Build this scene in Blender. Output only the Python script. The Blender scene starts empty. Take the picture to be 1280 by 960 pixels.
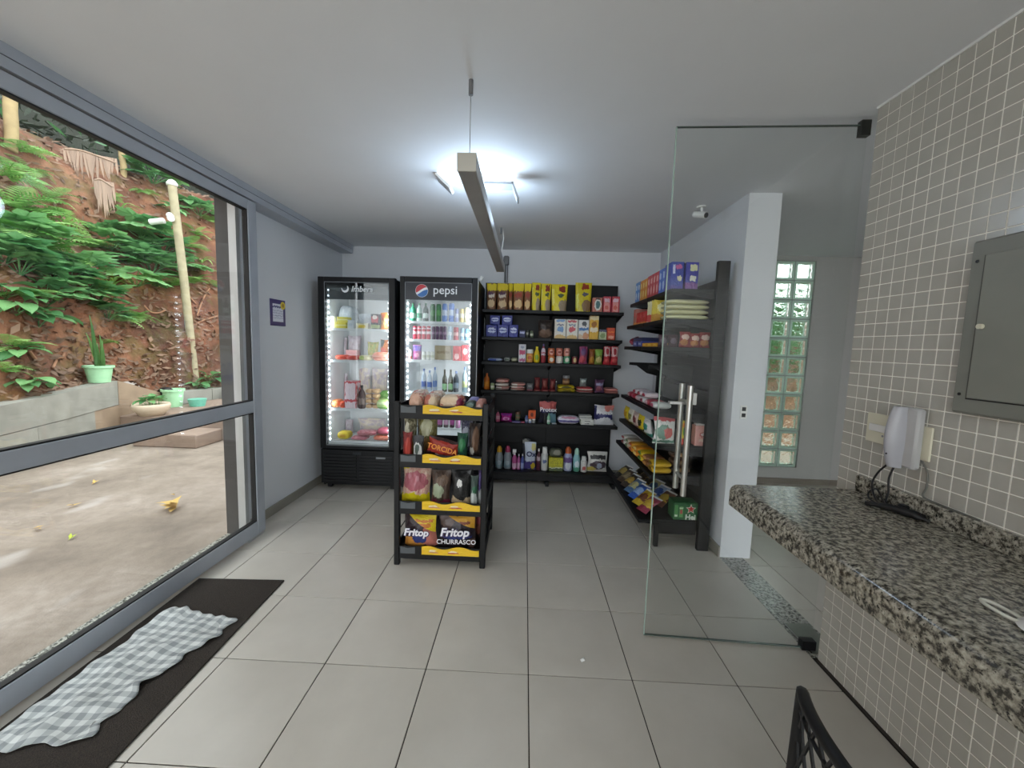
import bpy, bmesh, math, random
from mathutils import Vector, Matrix
from mathutils.bvhtree import BVHTree

S = bpy.context.scene
COL = S.collection
PI = math.pi

# ------------------------------------------------------------------ camera
FPX = 501.82
CAM = Vector((-0.06021, -1.62463, 1.42688))
CR = Vector((0.99903189, 0.03268393, 0.02944556))
CU = Vector((-0.03243949, 0.09521067, 0.99492844))
CF = Vector((-0.02971464, 0.99492044, -0.09617874))
cd = bpy.data.cameras.new('camera')
cd.sensor_fit = 'HORIZONTAL'; cd.sensor_width = 36.0; cd.lens = FPX / 1280 * 36
cd.clip_start = 0.02; cd.clip_end = 200
cam = bpy.data.objects.new('camera', cd)
m3 = Matrix((CR, CU, -CF)).transposed()
cam.matrix_world = Matrix.Translation(CAM) @ m3.to_4x4()
COL.objects.link(cam)
S.camera = cam

# ------------------------------------------------------------------ world: even overcast sky
SKY_STRENGTH = 2.6
W = bpy.data.worlds.new('overcast_sky'); S.world = W
W.use_nodes = True
bg = W.node_tree.nodes['Background']
bg.inputs[0].default_value = (0.92, 0.96, 1.0, 1)
bg.inputs[1].default_value = SKY_STRENGTH
vs = S.view_settings
vs.view_transform = 'Standard'; vs.look = 'None'; vs.gamma = 1.0
vs.use_curve_mapping = False
vs.exposure = 0.66
LED_CEILING_W = 8.5
FRIDGE_LED = 11.0

# ------------------------------------------------------------------ geometry facts (metres)
XL, XR, YB, ZC = -2.07, 1.34, 2.77, 2.44      # left wall, partition, back wall, ceiling
TW = 1.35                                      # face of the tiled wall
PART_X1, PART_Y0 = 1.547, 1.09                 # partition end
YF = -3.4                                      # front of the room, behind the camera
XFAR = 4.6                                     # far side of the corridor room

# pixel -> point on a plane (1280x960 frame)
def ray(u, v):
    d = CF * FPX + CR * (u - 640) - CU * (v - 480)
    return d.normalized()
def PX(u, v, c): d = ray(u, v); return CAM + d * ((c - CAM.x) / d.x)
def PY(u, v, c): d = ray(u, v); return CAM + d * ((c - CAM.y) / d.y)
def PZ(u, v, c=0.0): d = ray(u, v); return CAM + d * ((c - CAM.z) / d.z)

# ------------------------------------------------------------------ helpers
def lin(h):
    if not isinstance(h, str): return tuple(h)[:3] + (1,)
    h = h.lstrip('#')
    o = []
    for i in (0, 2, 4):
        c = int(h[i:i + 2], 16) / 255
        o.append(c / 12.92 if c <= 0.04045 else ((c + 0.055) / 1.055) ** 2.4)
    return tuple(o) + (1,)

class MB:
    def __init__(s): s.v = []; s.f = []
    def add(s, vs, fs):
        n = len(s.v); s.v += [tuple(p) for p in vs]; s.f += [tuple(i + n for i in f) for f in fs]; return s
    def box(s, x0, x1, y0, y1, z0, z1):
        return s.add([(x0,y0,z0),(x1,y0,z0),(x1,y1,z0),(x0,y1,z0),(x0,y0,z1),(x1,y0,z1),(x1,y1,z1),(x0,y1,z1)],
                     [(0,3,2,1),(4,5,6,7),(0,1,5,4),(1,2,6,5),(2,3,7,6),(3,0,4,7)])
    def cbox(s, x0, x1, y0, y1, z0, z1, b):
        """box with chamfered edges"""
        bm = bmesh.new()
        bmesh.ops.create_cube(bm, size=1)
        for q in bm.verts:
            q.co = Vector(((x0+x1)/2 + q.co.x*(x1-x0), (y0+y1)/2 + q.co.y*(y1-y0), (z0+z1)/2 + q.co.z*(z1-z0)))
        bmesh.ops.bevel(bm, geom=list(bm.edges), offset=b, segments=1, affect='EDGES')
        bm.verts.index_update()
        s.add([q.co[:] for q in bm.verts], [[q.index for q in f.verts] for f in bm.faces])
        bm.free(); return s
    def obox(s, c, ax, ay, az):
        c = Vector(c); ax = Vector(ax); ay = Vector(ay); az = Vector(az)
        P = []
        for k in (-1, 1):
            for (i, j) in ((-1,-1),(1,-1),(1,1),(-1,1)):
                P.append(c + ax*i + ay*j + az*k)
        return s.add(P, [(0,3,2,1),(4,5,6,7),(0,1,5,4),(1,2,6,5),(2,3,7,6),(3,0,4,7)])
    def tube(s, pts, r, n=8, cap=True):
        pts = [Vector(p) for p in pts]
        rs = r if isinstance(r, (list, tuple)) else [r] * len(pts)
        base = len(s.v); up = None
        for i, p in enumerate(pts):
            t = (pts[min(i+1, len(pts)-1)] - pts[max(i-1, 0)]).normalized()
            if up is None:
                up = Vector((0,0,1)) if abs(t.z) < .9 else Vector((1,0,0))
            a = t.cross(up).normalized(); b = a.cross(t).normalized(); up = b
            for k in range(n):
                q = p + (a*math.cos(2*PI*k/n) + b*math.sin(2*PI*k/n)) * rs[i]
                s.v.append(tuple(q))
        for i in range(len(pts)-1):
            for k in range(n):
                k2 = (k+1) % n
                s.f.append((base+i*n+k, base+i*n+k2, base+(i+1)*n+k2, base+(i+1)*n+k))
        if cap:
            s.f.append(tuple(base+k for k in range(n))[::-1])
            e = base + (len(pts)-1)*n
            s.f.append(tuple(e+k for k in range(n)))
        return s
    def lathe(s, prof, n=16, c=(0,0,0), sx=1, sy=1):
        base = len(s.v)
        for (r, z) in prof:
            for k in range(n):
                s.v.append((c[0]+r*sx*math.cos(2*PI*k/n), c[1]+r*sy*math.sin(2*PI*k/n), c[2]+z))
        for i in range(len(prof)-1):
            for k in range(n):
                k2 = (k+1) % n
                s.f.append((base+i*n+k, base+i*n+k2, base+(i+1)*n+k2, base+(i+1)*n+k))
        s.f.append(tuple(base+k for k in range(n))[::-1])
        e = base+(len(prof)-1)*n
        s.f.append(tuple(e+k for k in range(n)))
        return s
    def grid(s, fn, nu, nv):
        base = len(s.v)
        for j in range(nv+1):
            for i in range(nu+1): s.v.append(tuple(fn(i/nu, j/nv)))
        for j in range(nv):
            for i in range(nu):
                a = base+j*(nu+1)+i
                s.f.append((a, a+1, a+nu+2, a+nu+1))
        return s
    def prism(s, poly, y0, y1):
        """polygon in x,z pushed from y0 to y1"""
        n = len(poly); base = len(s.v)
        s.v += [(x, y0, z) for x, z in poly] + [(x, y1, z) for x, z in poly]
        s.f.append(tuple(base+i for i in range(n)))
        s.f.append(tuple(base+n+i for i in range(n))[::-1])
        for i in range(n):
            j = (i+1) % n
            s.f.append((base+j, base+i, base+n+i, base+n+j))
        return s
    def xf(s, M): s.v = [tuple(M @ Vector(p)) for p in s.v]; return s
    def mesh(s, name, mat=None, smooth=False, fix=True):
        me = bpy.data.meshes.new(name); me.from_pydata(s.v, [], s.f)
        if fix:
            bm = bmesh.new(); bm.from_mesh(me); bmesh.ops.recalc_face_normals(bm, faces=bm.faces[:]); bm.to_mesh(me); bm.free()
        if mat: me.materials.append(mat)
        if smooth is True: me.polygons.foreach_set('use_smooth', [True]*len(me.polygons))
        me.update()
        if smooth == 'auto':
            me.polygons.foreach_set('use_smooth', [True]*len(me.polygons))
            try: me.set_sharp_from_angle(angle=math.radians(38))
            except Exception: pass
        return me
    def build(s, name, mat, parent=None, smooth=False, loc=None, rz=0, fix=True):
        return link(name, s.mesh(name, mat, smooth, fix), parent, loc, rz)

def link(name, me, parent=None, loc=None, rz=0, rot=None):
    o = bpy.data.objects.new(name, me); COL.objects.link(o)
    if parent: o.parent = parent
    if loc is not None: o.location = loc
    if rot is not None: o.rotation_euler = rot
    elif rz: o.rotation_euler = (0, 0, rz)
    return o
def tag(o, label=None, cat=None, group=None, kind=None):
    if label: o['label'] = label
    if cat: o['category'] = cat
    if group: o['group'] = group
    if kind: o['kind'] = kind
    return o
def thing(name, label, cat, loc=(0,0,0), rz=0, group=None, rot=None):
    return tag(link(name, None, None, loc, rz, rot), label, cat, group)
def struct(o, label=None, cat=None): return tag(o, label, cat, None, 'structure')

# ------------------------------------------------------------------ materials
_m = {}
def NT(name):
    m = bpy.data.materials.new(name); m.use_nodes = True
    nt = m.node_tree; return m, nt, nt.nodes['Principled BSDF']
def nd(nt, t, **kw):
    n = nt.nodes.new(t)
    for k, v in kw.items(): setattr(n, k, v)
    return n
def mixc(nt, fac, a, b):
    n = nd(nt, 'ShaderNodeMix', data_type='RGBA')
    for i, x in ((0, fac), (6, a), (7, b)):
        if hasattr(x, 'default_value') or hasattr(x, 'is_output'): nt.links.new(x, n.inputs[i])
        else: n.inputs[i].default_value = x if i == 0 else lin(x)
    return n.outputs[2]
def coord(nt, kind='Object', scale=1):
    t = nd(nt, 'ShaderNodeTexCoord')
    if scale == 1: return t.outputs[kind]
    mp = nd(nt, 'ShaderNodeMapping')
    mp.inputs['Scale'].default_value = (scale,)*3 if not isinstance(scale, tuple) else scale
    nt.links.new(t.outputs[kind], mp.inputs[0]); return mp.outputs[0]
def noise(nt, vec, scale, detail=4, rough=.5, out='Fac'):
    n = nd(nt, 'ShaderNodeTexNoise'); n.inputs['Scale'].default_value = scale
    n.inputs['Detail'].default_value = detail; n.inputs['Roughness'].default_value = rough
    nt.links.new(vec, n.inputs['Vector']); return n.outputs[out]
def ramp(nt, fac, stops):
    r = nd(nt, 'ShaderNodeValToRGB'); e = r.color_ramp.elements
    while len(e) < len(stops): e.new(.5)
    for i, (p, c) in enumerate(stops): e[i].position = p; e[i].color = lin(c)
    nt.links.new(fac, r.inputs[0]); return r.outputs[0]
def bump(nt, b, h, strength=.3, dist=.01):
    n = nd(nt, 'ShaderNodeBump'); n.inputs['Strength'].default_value = strength; n.inputs['Distance'].default_value = dist
    nt.links.new(h, n.inputs['Height']); nt.links.new(n.outputs[0], b.inputs['Normal'])

def plain(name, col, rough=.5, metal=0, spec=.5, var=.0, vscale=6):
    k = ('plain', name)
    if k in _m: return _m[k]
    m, nt, b = NT(name)
    c = lin(col)
    b.inputs['Roughness'].default_value = rough; b.inputs['Metallic'].default_value = metal
    b.inputs['Specular IOR Level'].default_value = spec
    v = var or .06
    f = noise(nt, coord(nt), vscale, 3)
    d = tuple(x*(1-v) for x in c[:3]); e = tuple(min(1, x*(1+v)) for x in c[:3])
    nt.links.new(ramp(nt, f, [(.3, d), (.7, e)]), b.inputs['Base Color'])
    _m[k] = m; return m
def emit(name, col, strength):
    m, nt, b = NT(name)
    b.inputs['Base Color'].default_value = lin(col)
    b.inputs['Emission Color'].default_value = lin(col); b.inputs['Emission Strength'].default_value = strength
    return m
def glass(name, tint=(.95, .97, .96), rough=0.0, ior=1.45):
    m = bpy.data.materials.new(name); m.use_nodes = True; nt = m.node_tree; nt.nodes.clear()
    o = nd(nt, 'ShaderNodeOutputMaterial'); t = nd(nt, 'ShaderNodeBsdfTransparent'); g = nd(nt, 'ShaderNodeBsdfGlossy')
    t.inputs[0].default_value = tuple(tint)+(1,); g.inputs['Roughness'].default_value = rough
    lw = nd(nt, 'ShaderNodeLayerWeight'); lw.inputs[0].default_value = .5
    pw = nd(nt, 'ShaderNodeMath', operation='POWER'); nt.links.new(lw.outputs['Facing'], pw.inputs[0]); pw.inputs[1].default_value = 5
    fr = nd(nt, 'ShaderNodeMath', operation='MULTIPLY_ADD'); nt.links.new(pw.outputs[0], fr.inputs[0])
    f0 = ((ior-1)/(ior+1))**2; fr.inputs[1].default_value = 1-f0; fr.inputs[2].default_value = f0
    mx = nd(nt, 'ShaderNodeMixShader')
    nt.links.new(fr.outputs[0], mx.inputs[0]); nt.links.new(t.outputs[0], mx.inputs[1]); nt.links.new(g.outputs[0], mx.inputs[2])
    nt.links.new(mx.outputs[0], o.inputs[0]); return m

def pk(base, *shapes, rough=.38, speck=None):
    """printed packaging: flat shapes on the front (object bounding box 0..1 in x and z)
       ('b',z0,z1,col) band | ('r',x0,x1,z0,z1,col) rectangle | ('e',cx,cz,rx,rz,col) ellipse"""
    key = ('pk', base, shapes, rough, speck)
    if key in _m: return _m[key]
    m, nt, b = NT('packaging_print')
    b.inputs['Roughness'].default_value = rough
    g = coord(nt, 'Generated')
    sp = nd(nt, 'ShaderNodeSeparateXYZ'); nt.links.new(g, sp.inputs[0])
    X, Z = sp.outputs[0], sp.outputs[2]
    # print is never perfectly clean: warp the shapes a little and mottle the ink
    wn = nd(nt, 'ShaderNodeTexNoise'); wn.inputs['Scale'].default_value = 6.5; wn.inputs['Detail'].default_value = 3
    oi = nd(nt, 'ShaderNodeObjectInfo'); av = nd(nt, 'ShaderNodeVectorMath', operation='ADD'); nt.links.new(g, av.inputs[0]); nt.links.new(oi.outputs['Random'], av.inputs[1])
    nt.links.new(av.outputs[0], wn.inputs['Vector'])
    ws = nd(nt, 'ShaderNodeSeparateColor'); nt.links.new(wn.outputs['Color'], ws.inputs[0])
    def warp(a, o):
        s1 = nd(nt, 'ShaderNodeMath', operation='SUBTRACT'); nt.links.new(o, s1.inputs[0]); s1.inputs[1].default_value = .5
        s2 = nd(nt, 'ShaderNodeMath', operation='MULTIPLY_ADD'); nt.links.new(s1.outputs[0], s2.inputs[0]); s2.inputs[1].default_value = .22; nt.links.new(a, s2.inputs[2])
        return s2.outputs[0]
    X = warp(X, ws.outputs[0]); Z = warp(Z, ws.outputs[1])
    def cmp(a, lo, hi):
        n = nd(nt, 'ShaderNodeMath', operation='COMPARE'); nt.links.new(a, n.inputs[0])
        n.inputs[1].default_value = (lo+hi)/2; n.inputs[2].default_value = (hi-lo)/2; return n.outputs[0]
    def mul(a, c):
        n = nd(nt, 'ShaderNodeMath', operation='MULTIPLY'); nt.links.new(a, n.inputs[0]); nt.links.new(c, n.inputs[1]); return n.outputs[0]
    cur = None
    if speck:
        f = noise(nt, g, speck[1], 3, .6)
        cur = mixc(nt, ramp(nt, f, [(.46, '000000'), (.54, 'ffffff')]), base, speck[0])
    for sh in shapes:
        if sh[0] == 'b': k = cmp(Z, sh[1], sh[2])
        elif sh[0] == 'r': k = mul(cmp(X, sh[1], sh[2]), cmp(Z, sh[3], sh[4]))
        else:
            def sq(a, c, r):
                n = nd(nt, 'ShaderNodeMath', operation='SUBTRACT'); nt.links.new(a, n.inputs[0]); n.inputs[1].default_value = c
                q = nd(nt, 'ShaderNodeMath', operation='DIVIDE'); nt.links.new(n.outputs[0], q.inputs[0]); q.inputs[1].default_value = r
                return mul(q.outputs[0], q.outputs[0])
            ad = nd(nt, 'ShaderNodeMath', operation='ADD'); nt.links.new(sq(X, sh[1], sh[3]), ad.inputs[0]); nt.links.new(sq(Z, sh[2], sh[4]), ad.inputs[1])
            l = nd(nt, 'ShaderNodeMath', operation='LESS_THAN'); nt.links.new(ad.outputs[0], l.inputs[0]); l.inputs[1].default_value = 1.0
            k = l.outputs[0]
        cur = mixc(nt, k, cur if cur is not None else base, sh[-1])
    fine = noise(nt, av.outputs[0], 19, 3, .7)
    lum = sum(lin(base)[:3])/3
    cur = mixc(nt, ramp(nt, fine, [(.50, '000000'), (.62, '6a6a6a')]), cur if cur is not None else base, tuple(x*.35 for x in lin(base)[:3]) if lum > .22 else tuple(min(1, x*1.6+.10) for x in lin(base)[:3]))
    nt.links.new(cur, b.inputs['Base Color'])
    bump(nt, b, noise(nt, av.outputs[0], 8, 2, .5), .35, .02)
    _m[key] = m; return m

def m_paint(name, col):
    m, nt, b = NT(name); c = coord(nt)
    f = noise(nt, c, 1.3, 5, .6)
    d = lin(col)
    nt.links.new(ramp(nt, f, [(.3, tuple(x*.95 for x in d[:3])), (.7, d[:3])]), b.inputs['Base Color'])
    b.inputs['Roughness'].default_value = .75
    bump(nt, b, noise(nt, c, 90, 2), .08, .004); return m
def m_granite(name, dark='#26241f', mid='#8f8b7c', light='#cfcab6', sc=42):
    m, nt, b = NT(name); c = coord(nt)
    f = noise(nt, c, sc, 5, .62); f2 = noise(nt, c, sc*2.1, 3, .6)
    a = ramp(nt, f, [(.40, dark), (.47, mid), (.56, light), (.72, '#c4c0b0')])
    k = ramp(nt, f2, [(.36, 'ffffff'), (.44, '000000')])
    nt.links.new(mixc(nt, k, a, '#1d1b18'), b.inputs['Base Color'])
    b.inputs['Roughness'].default_value = .18; return m
def m_tile(name, c0, c1, rough=.3, sc=2.2):
    m, nt, b = NT(name); c = coord(nt)
    oi = nd(nt, 'ShaderNodeObjectInfo')
    ad = nd(nt, 'ShaderNodeVectorMath', operation='ADD'); nt.links.new(c, ad.inputs[0])
    cb = nd(nt, 'ShaderNodeCombineXYZ'); mu = nd(nt, 'ShaderNodeMath', operation='MULTIPLY'); mu.inputs[1].default_value = 40
    nt.links.new(oi.outputs['Random'], mu.inputs[0]); nt.links.new(mu.outputs[0], cb.inputs[0]); nt.links.new(cb.outputs[0], ad.inputs[1])
    f = noise(nt, ad.outputs[0], sc, 5, .6)
    col = ramp(nt, f, [(.3, c0), (.7, c1)])
    k = nd(nt, 'ShaderNodeMath', operation='MULTIPLY'); nt.links.new(oi.outputs['Random'], k.inputs[0]); k.inputs[1].default_value = .18
    nt.links.new(mixc(nt, k.outputs[0], col, c0), b.inputs['Base Color'])
    b.inputs['Roughness'].default_value = rough; return m

M_WALL = m_paint('wall_paint', '#dadcdf')
M_CEIL = m_paint('ceiling_paint', '#e6e8eb')
M_GREYWALL = m_paint('grey_plaster', '#b9b7b3')
M_FLOOR = m_tile('floor_porcelain', '#bab4a9', '#c9c3b8', .28)
M_GROUT = plain('dark_grout', '#2b251f', .9)
M_LGROUT = plain('light_grout', '#f0eee4', .9)
M_WTILE = m_tile('wall_tile_glaze', '#aba89e', '#b6b3a9', .22, 9)
M_GRAN = m_granite('granite', '#38352e', '#7a766a', '#a39e90', 62)
M_GRAN2 = m_granite('granite_threshold', '#4a4945', '#8e8e88', '#b5b5ad', 60)
M_ALU = plain('grey_aluminium', '#abb0b8', .42, .1)
M_ALU2 = plain('light_aluminium', '#b9bab8', .4, .4)
M_BLACK = plain('black_powder_coat', '#0c0c0e', .5, 0, .35)
M_BLACK2 = plain('black_plastic', '#0d0d0f', .5)
M_DARK = plain('dark_pillar_paint', '#45423f', .6)
M_STEEL = plain('brushed_steel', '#b8b8b4', .28, .9)
M_CHROME = plain('chrome', '#d8d8d8', .12, 1.0)
M_WHITE = plain('white_plastic', '#e4e4e0', .4)
M_CREAM = plain('cream_plastic', '#d9d5be', .4)
M_GLASS = glass('door_glass', (.98, .99, .985))
M_CLEAR = glass('clear_glass', (.975, .985, .98))
M_GEDGE = plain('polished_glass_edge', '#9fb3a8', .15)
M_BASE = plain('baseboard_stone', '#8f8b80', .5)
M_GASKET = plain('rubber_gasket', '#101010', .6)

_fonts = {}
def text_mesh(txt, size, mat, shear=0.0, depth=.0006, bold=0.0):
    cu = bpy.data.curves.new('lettering', 'FONT'); cu.body = txt; cu.size = size; cu.shear = shear
    cu.extrude = depth; cu.align_x = 'CENTER'; cu.align_y = 'CENTER'; cu.offset = bold; cu.resolution_u = 3
    o = bpy.data.objects.new('lettering', cu); COL.objects.link(o)
    bpy.context.view_layer.update()
    dg = bpy.context.evaluated_depsgraph_get()
    me = bpy.data.meshes.new_from_object(o.evaluated_get(dg))
    bpy.data.objects.remove(o); bpy.data.curves.remove(cu)
    me.materials.clear(); me.materials.append(mat)
    me.name = 'lettering'
    return me
def lettering(parent, txt, size, mat, loc, rot=(PI/2, 0, 0), shear=0, bold=0.0, scale=None, name='lettering'):
    o = link(name, text_mesh(txt, size, mat, shear, .0006, bold), parent, loc, 0, rot)
    if scale: o.scale = scale
    return o

# ================================================================== STRUCTURE
def plate(name, x0, x1, y0, y1, z0, z1, mat, label=None, parent=None):
    o = MB().box(x0, x1, y0, y1, z0, z1).build(name, mat, parent)
    if parent is None: struct(o, label)
    return o

# floor: dark grout bed with each porcelain tile laid on it
floor = plate('floor', XL-.02, XFAR, YF, YB, -.06, -.004, M_GROUT, 'grey porcelain tiled floor with thin dark joints')
TS, GAP = .45, .0046
tile_cache = {}
def floor_tile(x0, x1, y0, y1):
    w, d = round(x1-x0, 4), round(y1-y0, 4)
    if w < .02 or d < .02: return
    if (w, d) not in tile_cache:
        tile_cache[(w, d)] = MB().cbox(-w/2, w/2, -d/2, d/2, -.006, 0, .0012).mesh('floor_tile', M_FLOOR)
    link('floor_tile', tile_cache[(w, d)], floor, ((x0+x1)/2, (y0+y1)/2, 0))
def tile_area(ax0, ax1, ay0, ay1, ox, oy):
    i0 = math.floor((ax0-ox)/TS); j0 = math.floor((ay0-oy)/TS)
    i = i0
    while ox+i*TS < ax1:
        j = j0
        while oy+j*TS < ay1:
            floor_tile(max(ax0, ox+i*TS+GAP/2), min(ax1, ox+(i+1)*TS-GAP/2), max(ay0, oy+j*TS+GAP/2), min(ay1, oy+(j+1)*TS-GAP/2))
            j += 1
        i += 1
tile_area(XL, XR, YF, YB, 0, 0)
tile_area(1.50, XFAR, .2, YB, 1.635, 1.0-.45*3)
thr = struct(MB().cbox(XR, 1.50, .19, PART_Y0, -.005, .002, .001).build('trim_1', M_GRAN2), 'speckled granite threshold strip set in the floor by the glass door')

ceiling = plate('ceiling', XL-.25, XFAR, YF, YB+.15, ZC, ZC+.18, M_CEIL, 'plain white ceiling')
# back wall with an opening for the glass blocks
GX0, GX1, GZ0, GZ1 = 2.545, 2.955, .18, 2.395
wb = MB()
wb.box(XL-.25, XR+.1, YB, YB+.12, -.06, ZC)
struct(wb.build('wall_back', M_WALL), 'light grey painted back wall')
wc_ = MB(); wc_.box(XR+.1, GX0, YB, YB+.12, -.06, ZC); wc_.box(GX1, XFAR, YB, YB+.12, -.06, ZC)
wc_.box(GX0, GX1, YB, YB+.12, -.06, GZ0); wc_.box(GX0, GX1, YB, YB+.12, GZ1, ZC)
struct(wc_.build('wall_corridor', M_GREYWALL), 'bare grey plaster wall around the glass blocks')
plate('wall_left', XL-.11, XL, 1.14, YB, -.06, ZC, M_WALL, 'pale grey painted wall to the right of the sliding door')
plate('trim_2', XL-.115, -2.09, 1.115, 1.1395, -.01, ZC, M_DARK, 'dark painted jamb seen through the sliding door glass')
plate('trim_3', -2.088, -2.035, 1.105, 1.1395, 0, 2.35, M_ALU2, 'light aluminium jamb profile beside the sliding door')
plate('wall_partition', XR, PART_X1, PART_Y0, YB, -.06, ZC, M_WALL, 'white painted partition wall behind the side shelving')
plate('wall_side', XFAR, XFAR+.1, YF, YB+.1, -.06, ZC, M_WALL, 'plain side wall of the next room')
plate('baseboard_left', XL, XL+.012, 1.2, YB, 0, .075, M_BASE, 'grey stone baseboard under the left wall')
plate('baseboard_back', XL+.012, XR, YB-.012, YB, 0, .075, M_BASE, 'grey stone baseboard along the back wall')
plate('baseboard_partition', XR-.012, XR, PART_Y0, YB-.012, 0, .075, M_BASE, 'grey stone baseboard under the partition')
plate('baseboard_corridor', PART_X1, XFAR, YB-.012, YB, 0, .06, plain('brown_baseboard', '#7d7468', .5), 'brownish baseboard below the glass blocks')
# unseen room end: front wall with wide glazed openings added for daylight fill
wf = MB(); wf.box(XL-.11, -1.9, YF-.12, YF, -.06, ZC); wf.box(1.3, 1.6, YF-.12, YF, -.06, ZC); wf.box(4.4, XFAR, YF-.12, YF, -.06, ZC); wf.box(-1.9, 1.3, YF-.12, YF, 2.38, ZC); wf.box(1.6, 4.4, YF-.12, YF, 2.38, ZC)
struct(wf.build('wall_front', M_WALL), 'front wall behind the camera')
struct(MB().box(-1.9, 1.3, YF-.06, YF-.05, 0, 2.38).build('added_window_2', M_GLASS), 'unseen front glazing behind the camera, added for daylight fill')
struct(MB().box(1.6, 4.4, YF-.06, YF-.05, 0, 2.38).build('added_window_3', M_GLASS), 'unseen front glazing added to light the next room')  # added so daylight reaches the corridor and the partition end

# tiled wall (right): substrate and mosaic tiles
WY1 = .165
wr = struct(MB().box(TW+.0012, TW+.16, YF, WY1-.004, -.06, ZC).build('wall_right', M_LGROUT), 'wall of small beige grey square tiles with pale joints')
TP = .0515
tme = MB().cbox(0, .0045, -.0241, .0241, -.0241, .0241, .001).mesh('wall_tile', M_WTILE)
cells = []
for i in range(20):
    for k in range(48):
        y = WY1-.0265-i*TP; z = .012+TP*(k+.5)
        if z+.025 > ZC: continue
        if .765 < z < .885 and y < .035: continue
        q = Vector((TW, y, z)) - CAM; dz = q.dot(CF)
        ok = dz > .1
        if ok:
            u = 640+FPX*q.dot(CR)/dz; v = 480-FPX*q.dot(CU)/dz
            ok = u < 1290 and -10 < v < 970
            if 1.26 < z < 1.785 and y < -.30: ok = False
            if z < .87:   # is it hidden by the counter?
                d = q.normalized(); t = (.872-CAM.z)/d.z; h = CAM+d*t
                if h.x > .82 and h.y < .045: ok = False
        cells.append((q.length if ok else 99, y, z))
cells.sort()
for (q, y, z) in cells[:295]: link('wall_tile', tme, wr, (TW, y, z))
st = MB()
def tile_quad(mb, y, z):
    mb.box(TW, TW+.0045, y-.0241, y+.0241, z-.0241, z+.0241)
for (q, y, z) in cells[295:]: tile_quad(st, y, z)
for i in range(20, 60):
    for k in range(47): tile_quad(st, WY1-.0265-i*TP, .012+TP*(k+.5))
tag(st.build('wall_tile_field', M_WTILE, wr, fix=False), kind='stuff')
# end face of the tiled wall, edge trim and ceiling line
plate('trim_4', TW+.002, TW+.16, WY1-.004, WY1, 0, ZC, M_LGROUT, 'pale end face of the tiled wall')
plate('trim_5', TW-.004, TW+.003, YF, WY1, ZC-.009, ZC, M_WHITE, 'thin white bead between tiles and ceiling')
struct(MB().box(TW-.004, TW+.004, YF, WY1, 0, .012).build('baseboard_right', M_GROUT), 'dark joint line at the foot of the tiled wall')

# glass block window: each block a part
win = struct(thing('window_1', None, None), 'tall narrow window of clear wavy glass blocks in two columns')
mb_, nt_, b_ = NT('glass_block')
b_.inputs['Base Color'].default_value = (.86, .97, .92, 1); b_.inputs['Roughness'].default_value = .02
b_.inputs['Transmission Weight'].default_value = 1.0; b_.inputs['IOR'].default_value = 1.45
wv = noise(nt_, coord(nt_), 26, 2, .5); bump(nt_, b_, wv, .8, .016)
M_BLOCKRIM = bpy.data.materials.new('glass_block_rim'); M_BLOCKRIM.use_nodes = True
_nt = M_BLOCKRIM.node_tree; _b = _nt.nodes['Principled BSDF']; _b.inputs['Base Color'].default_value = lin('#d3ebdc'); _b.inputs['Roughness'].default_value = .15
_t = nd(_nt, 'ShaderNodeBsdfTranslucent'); _t.inputs[0].default_value = (.85, .97, .9, 1); _x = nd(_nt, 'ShaderNodeMixShader'); _x.inputs[0].default_value = .6
_nt.links.new(_b.outputs[0], _x.inputs[1]); _nt.links.new(_t.outputs[0], _x.inputs[2]); _nt.links.new(_x.outputs[0], _nt.nodes['Material Output'].inputs[0])
M_MORTAR = plain('block_mortar', '#aeb8b2', .8)
bw = (GX1-GX0)/2; bh = (GZ1-GZ0)/11
face = MB().box(-bw/2+.026, bw/2-.026, .0, .05, -bh/2+.026, bh/2-.026).mesh('block_face', mb_)
rim = MB()
e = .007; f_ = .026
for (a0, a1, c0, c1) in ((-bw/2+e, bw/2-e, -bh/2+e, -bh/2+f_), (-bw/2+e, bw/2-e, bh/2-f_, bh/2-e), (-bw/2+e, -bw/2+f_, -bh/2+f_, bh/2-f_), (bw/2-f_, bw/2-e, -bh/2+f_, bh/2-f_)):
    rim.box(a0, a1, -.005, .078, c0, c1)
rimme = rim.mesh('glass_block', M_BLOCKRIM)
for i in range(2):
    for k in range(11):
        b = link('glass_block', rimme, win, (GX0+bw*(i+.5), YB+.02, GZ0+bh*(k+.5)))
        link('block_face', face, b)
mo = MB()
for i in range(3): mo.box(GX0+bw*i-(.007 if i else 0), GX0+bw*i+(.007 if i < 2 else 0), YB+.022, YB+.09, GZ0, GZ1)
for k in range(12): mo.box(GX0, GX1, YB+.022, YB+.09, GZ0+bh*k-(.007 if k else 0), GZ0+bh*k+(.007 if k < 11 else 0))
mo.build('mortar', M_MORTAR, win)

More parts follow.
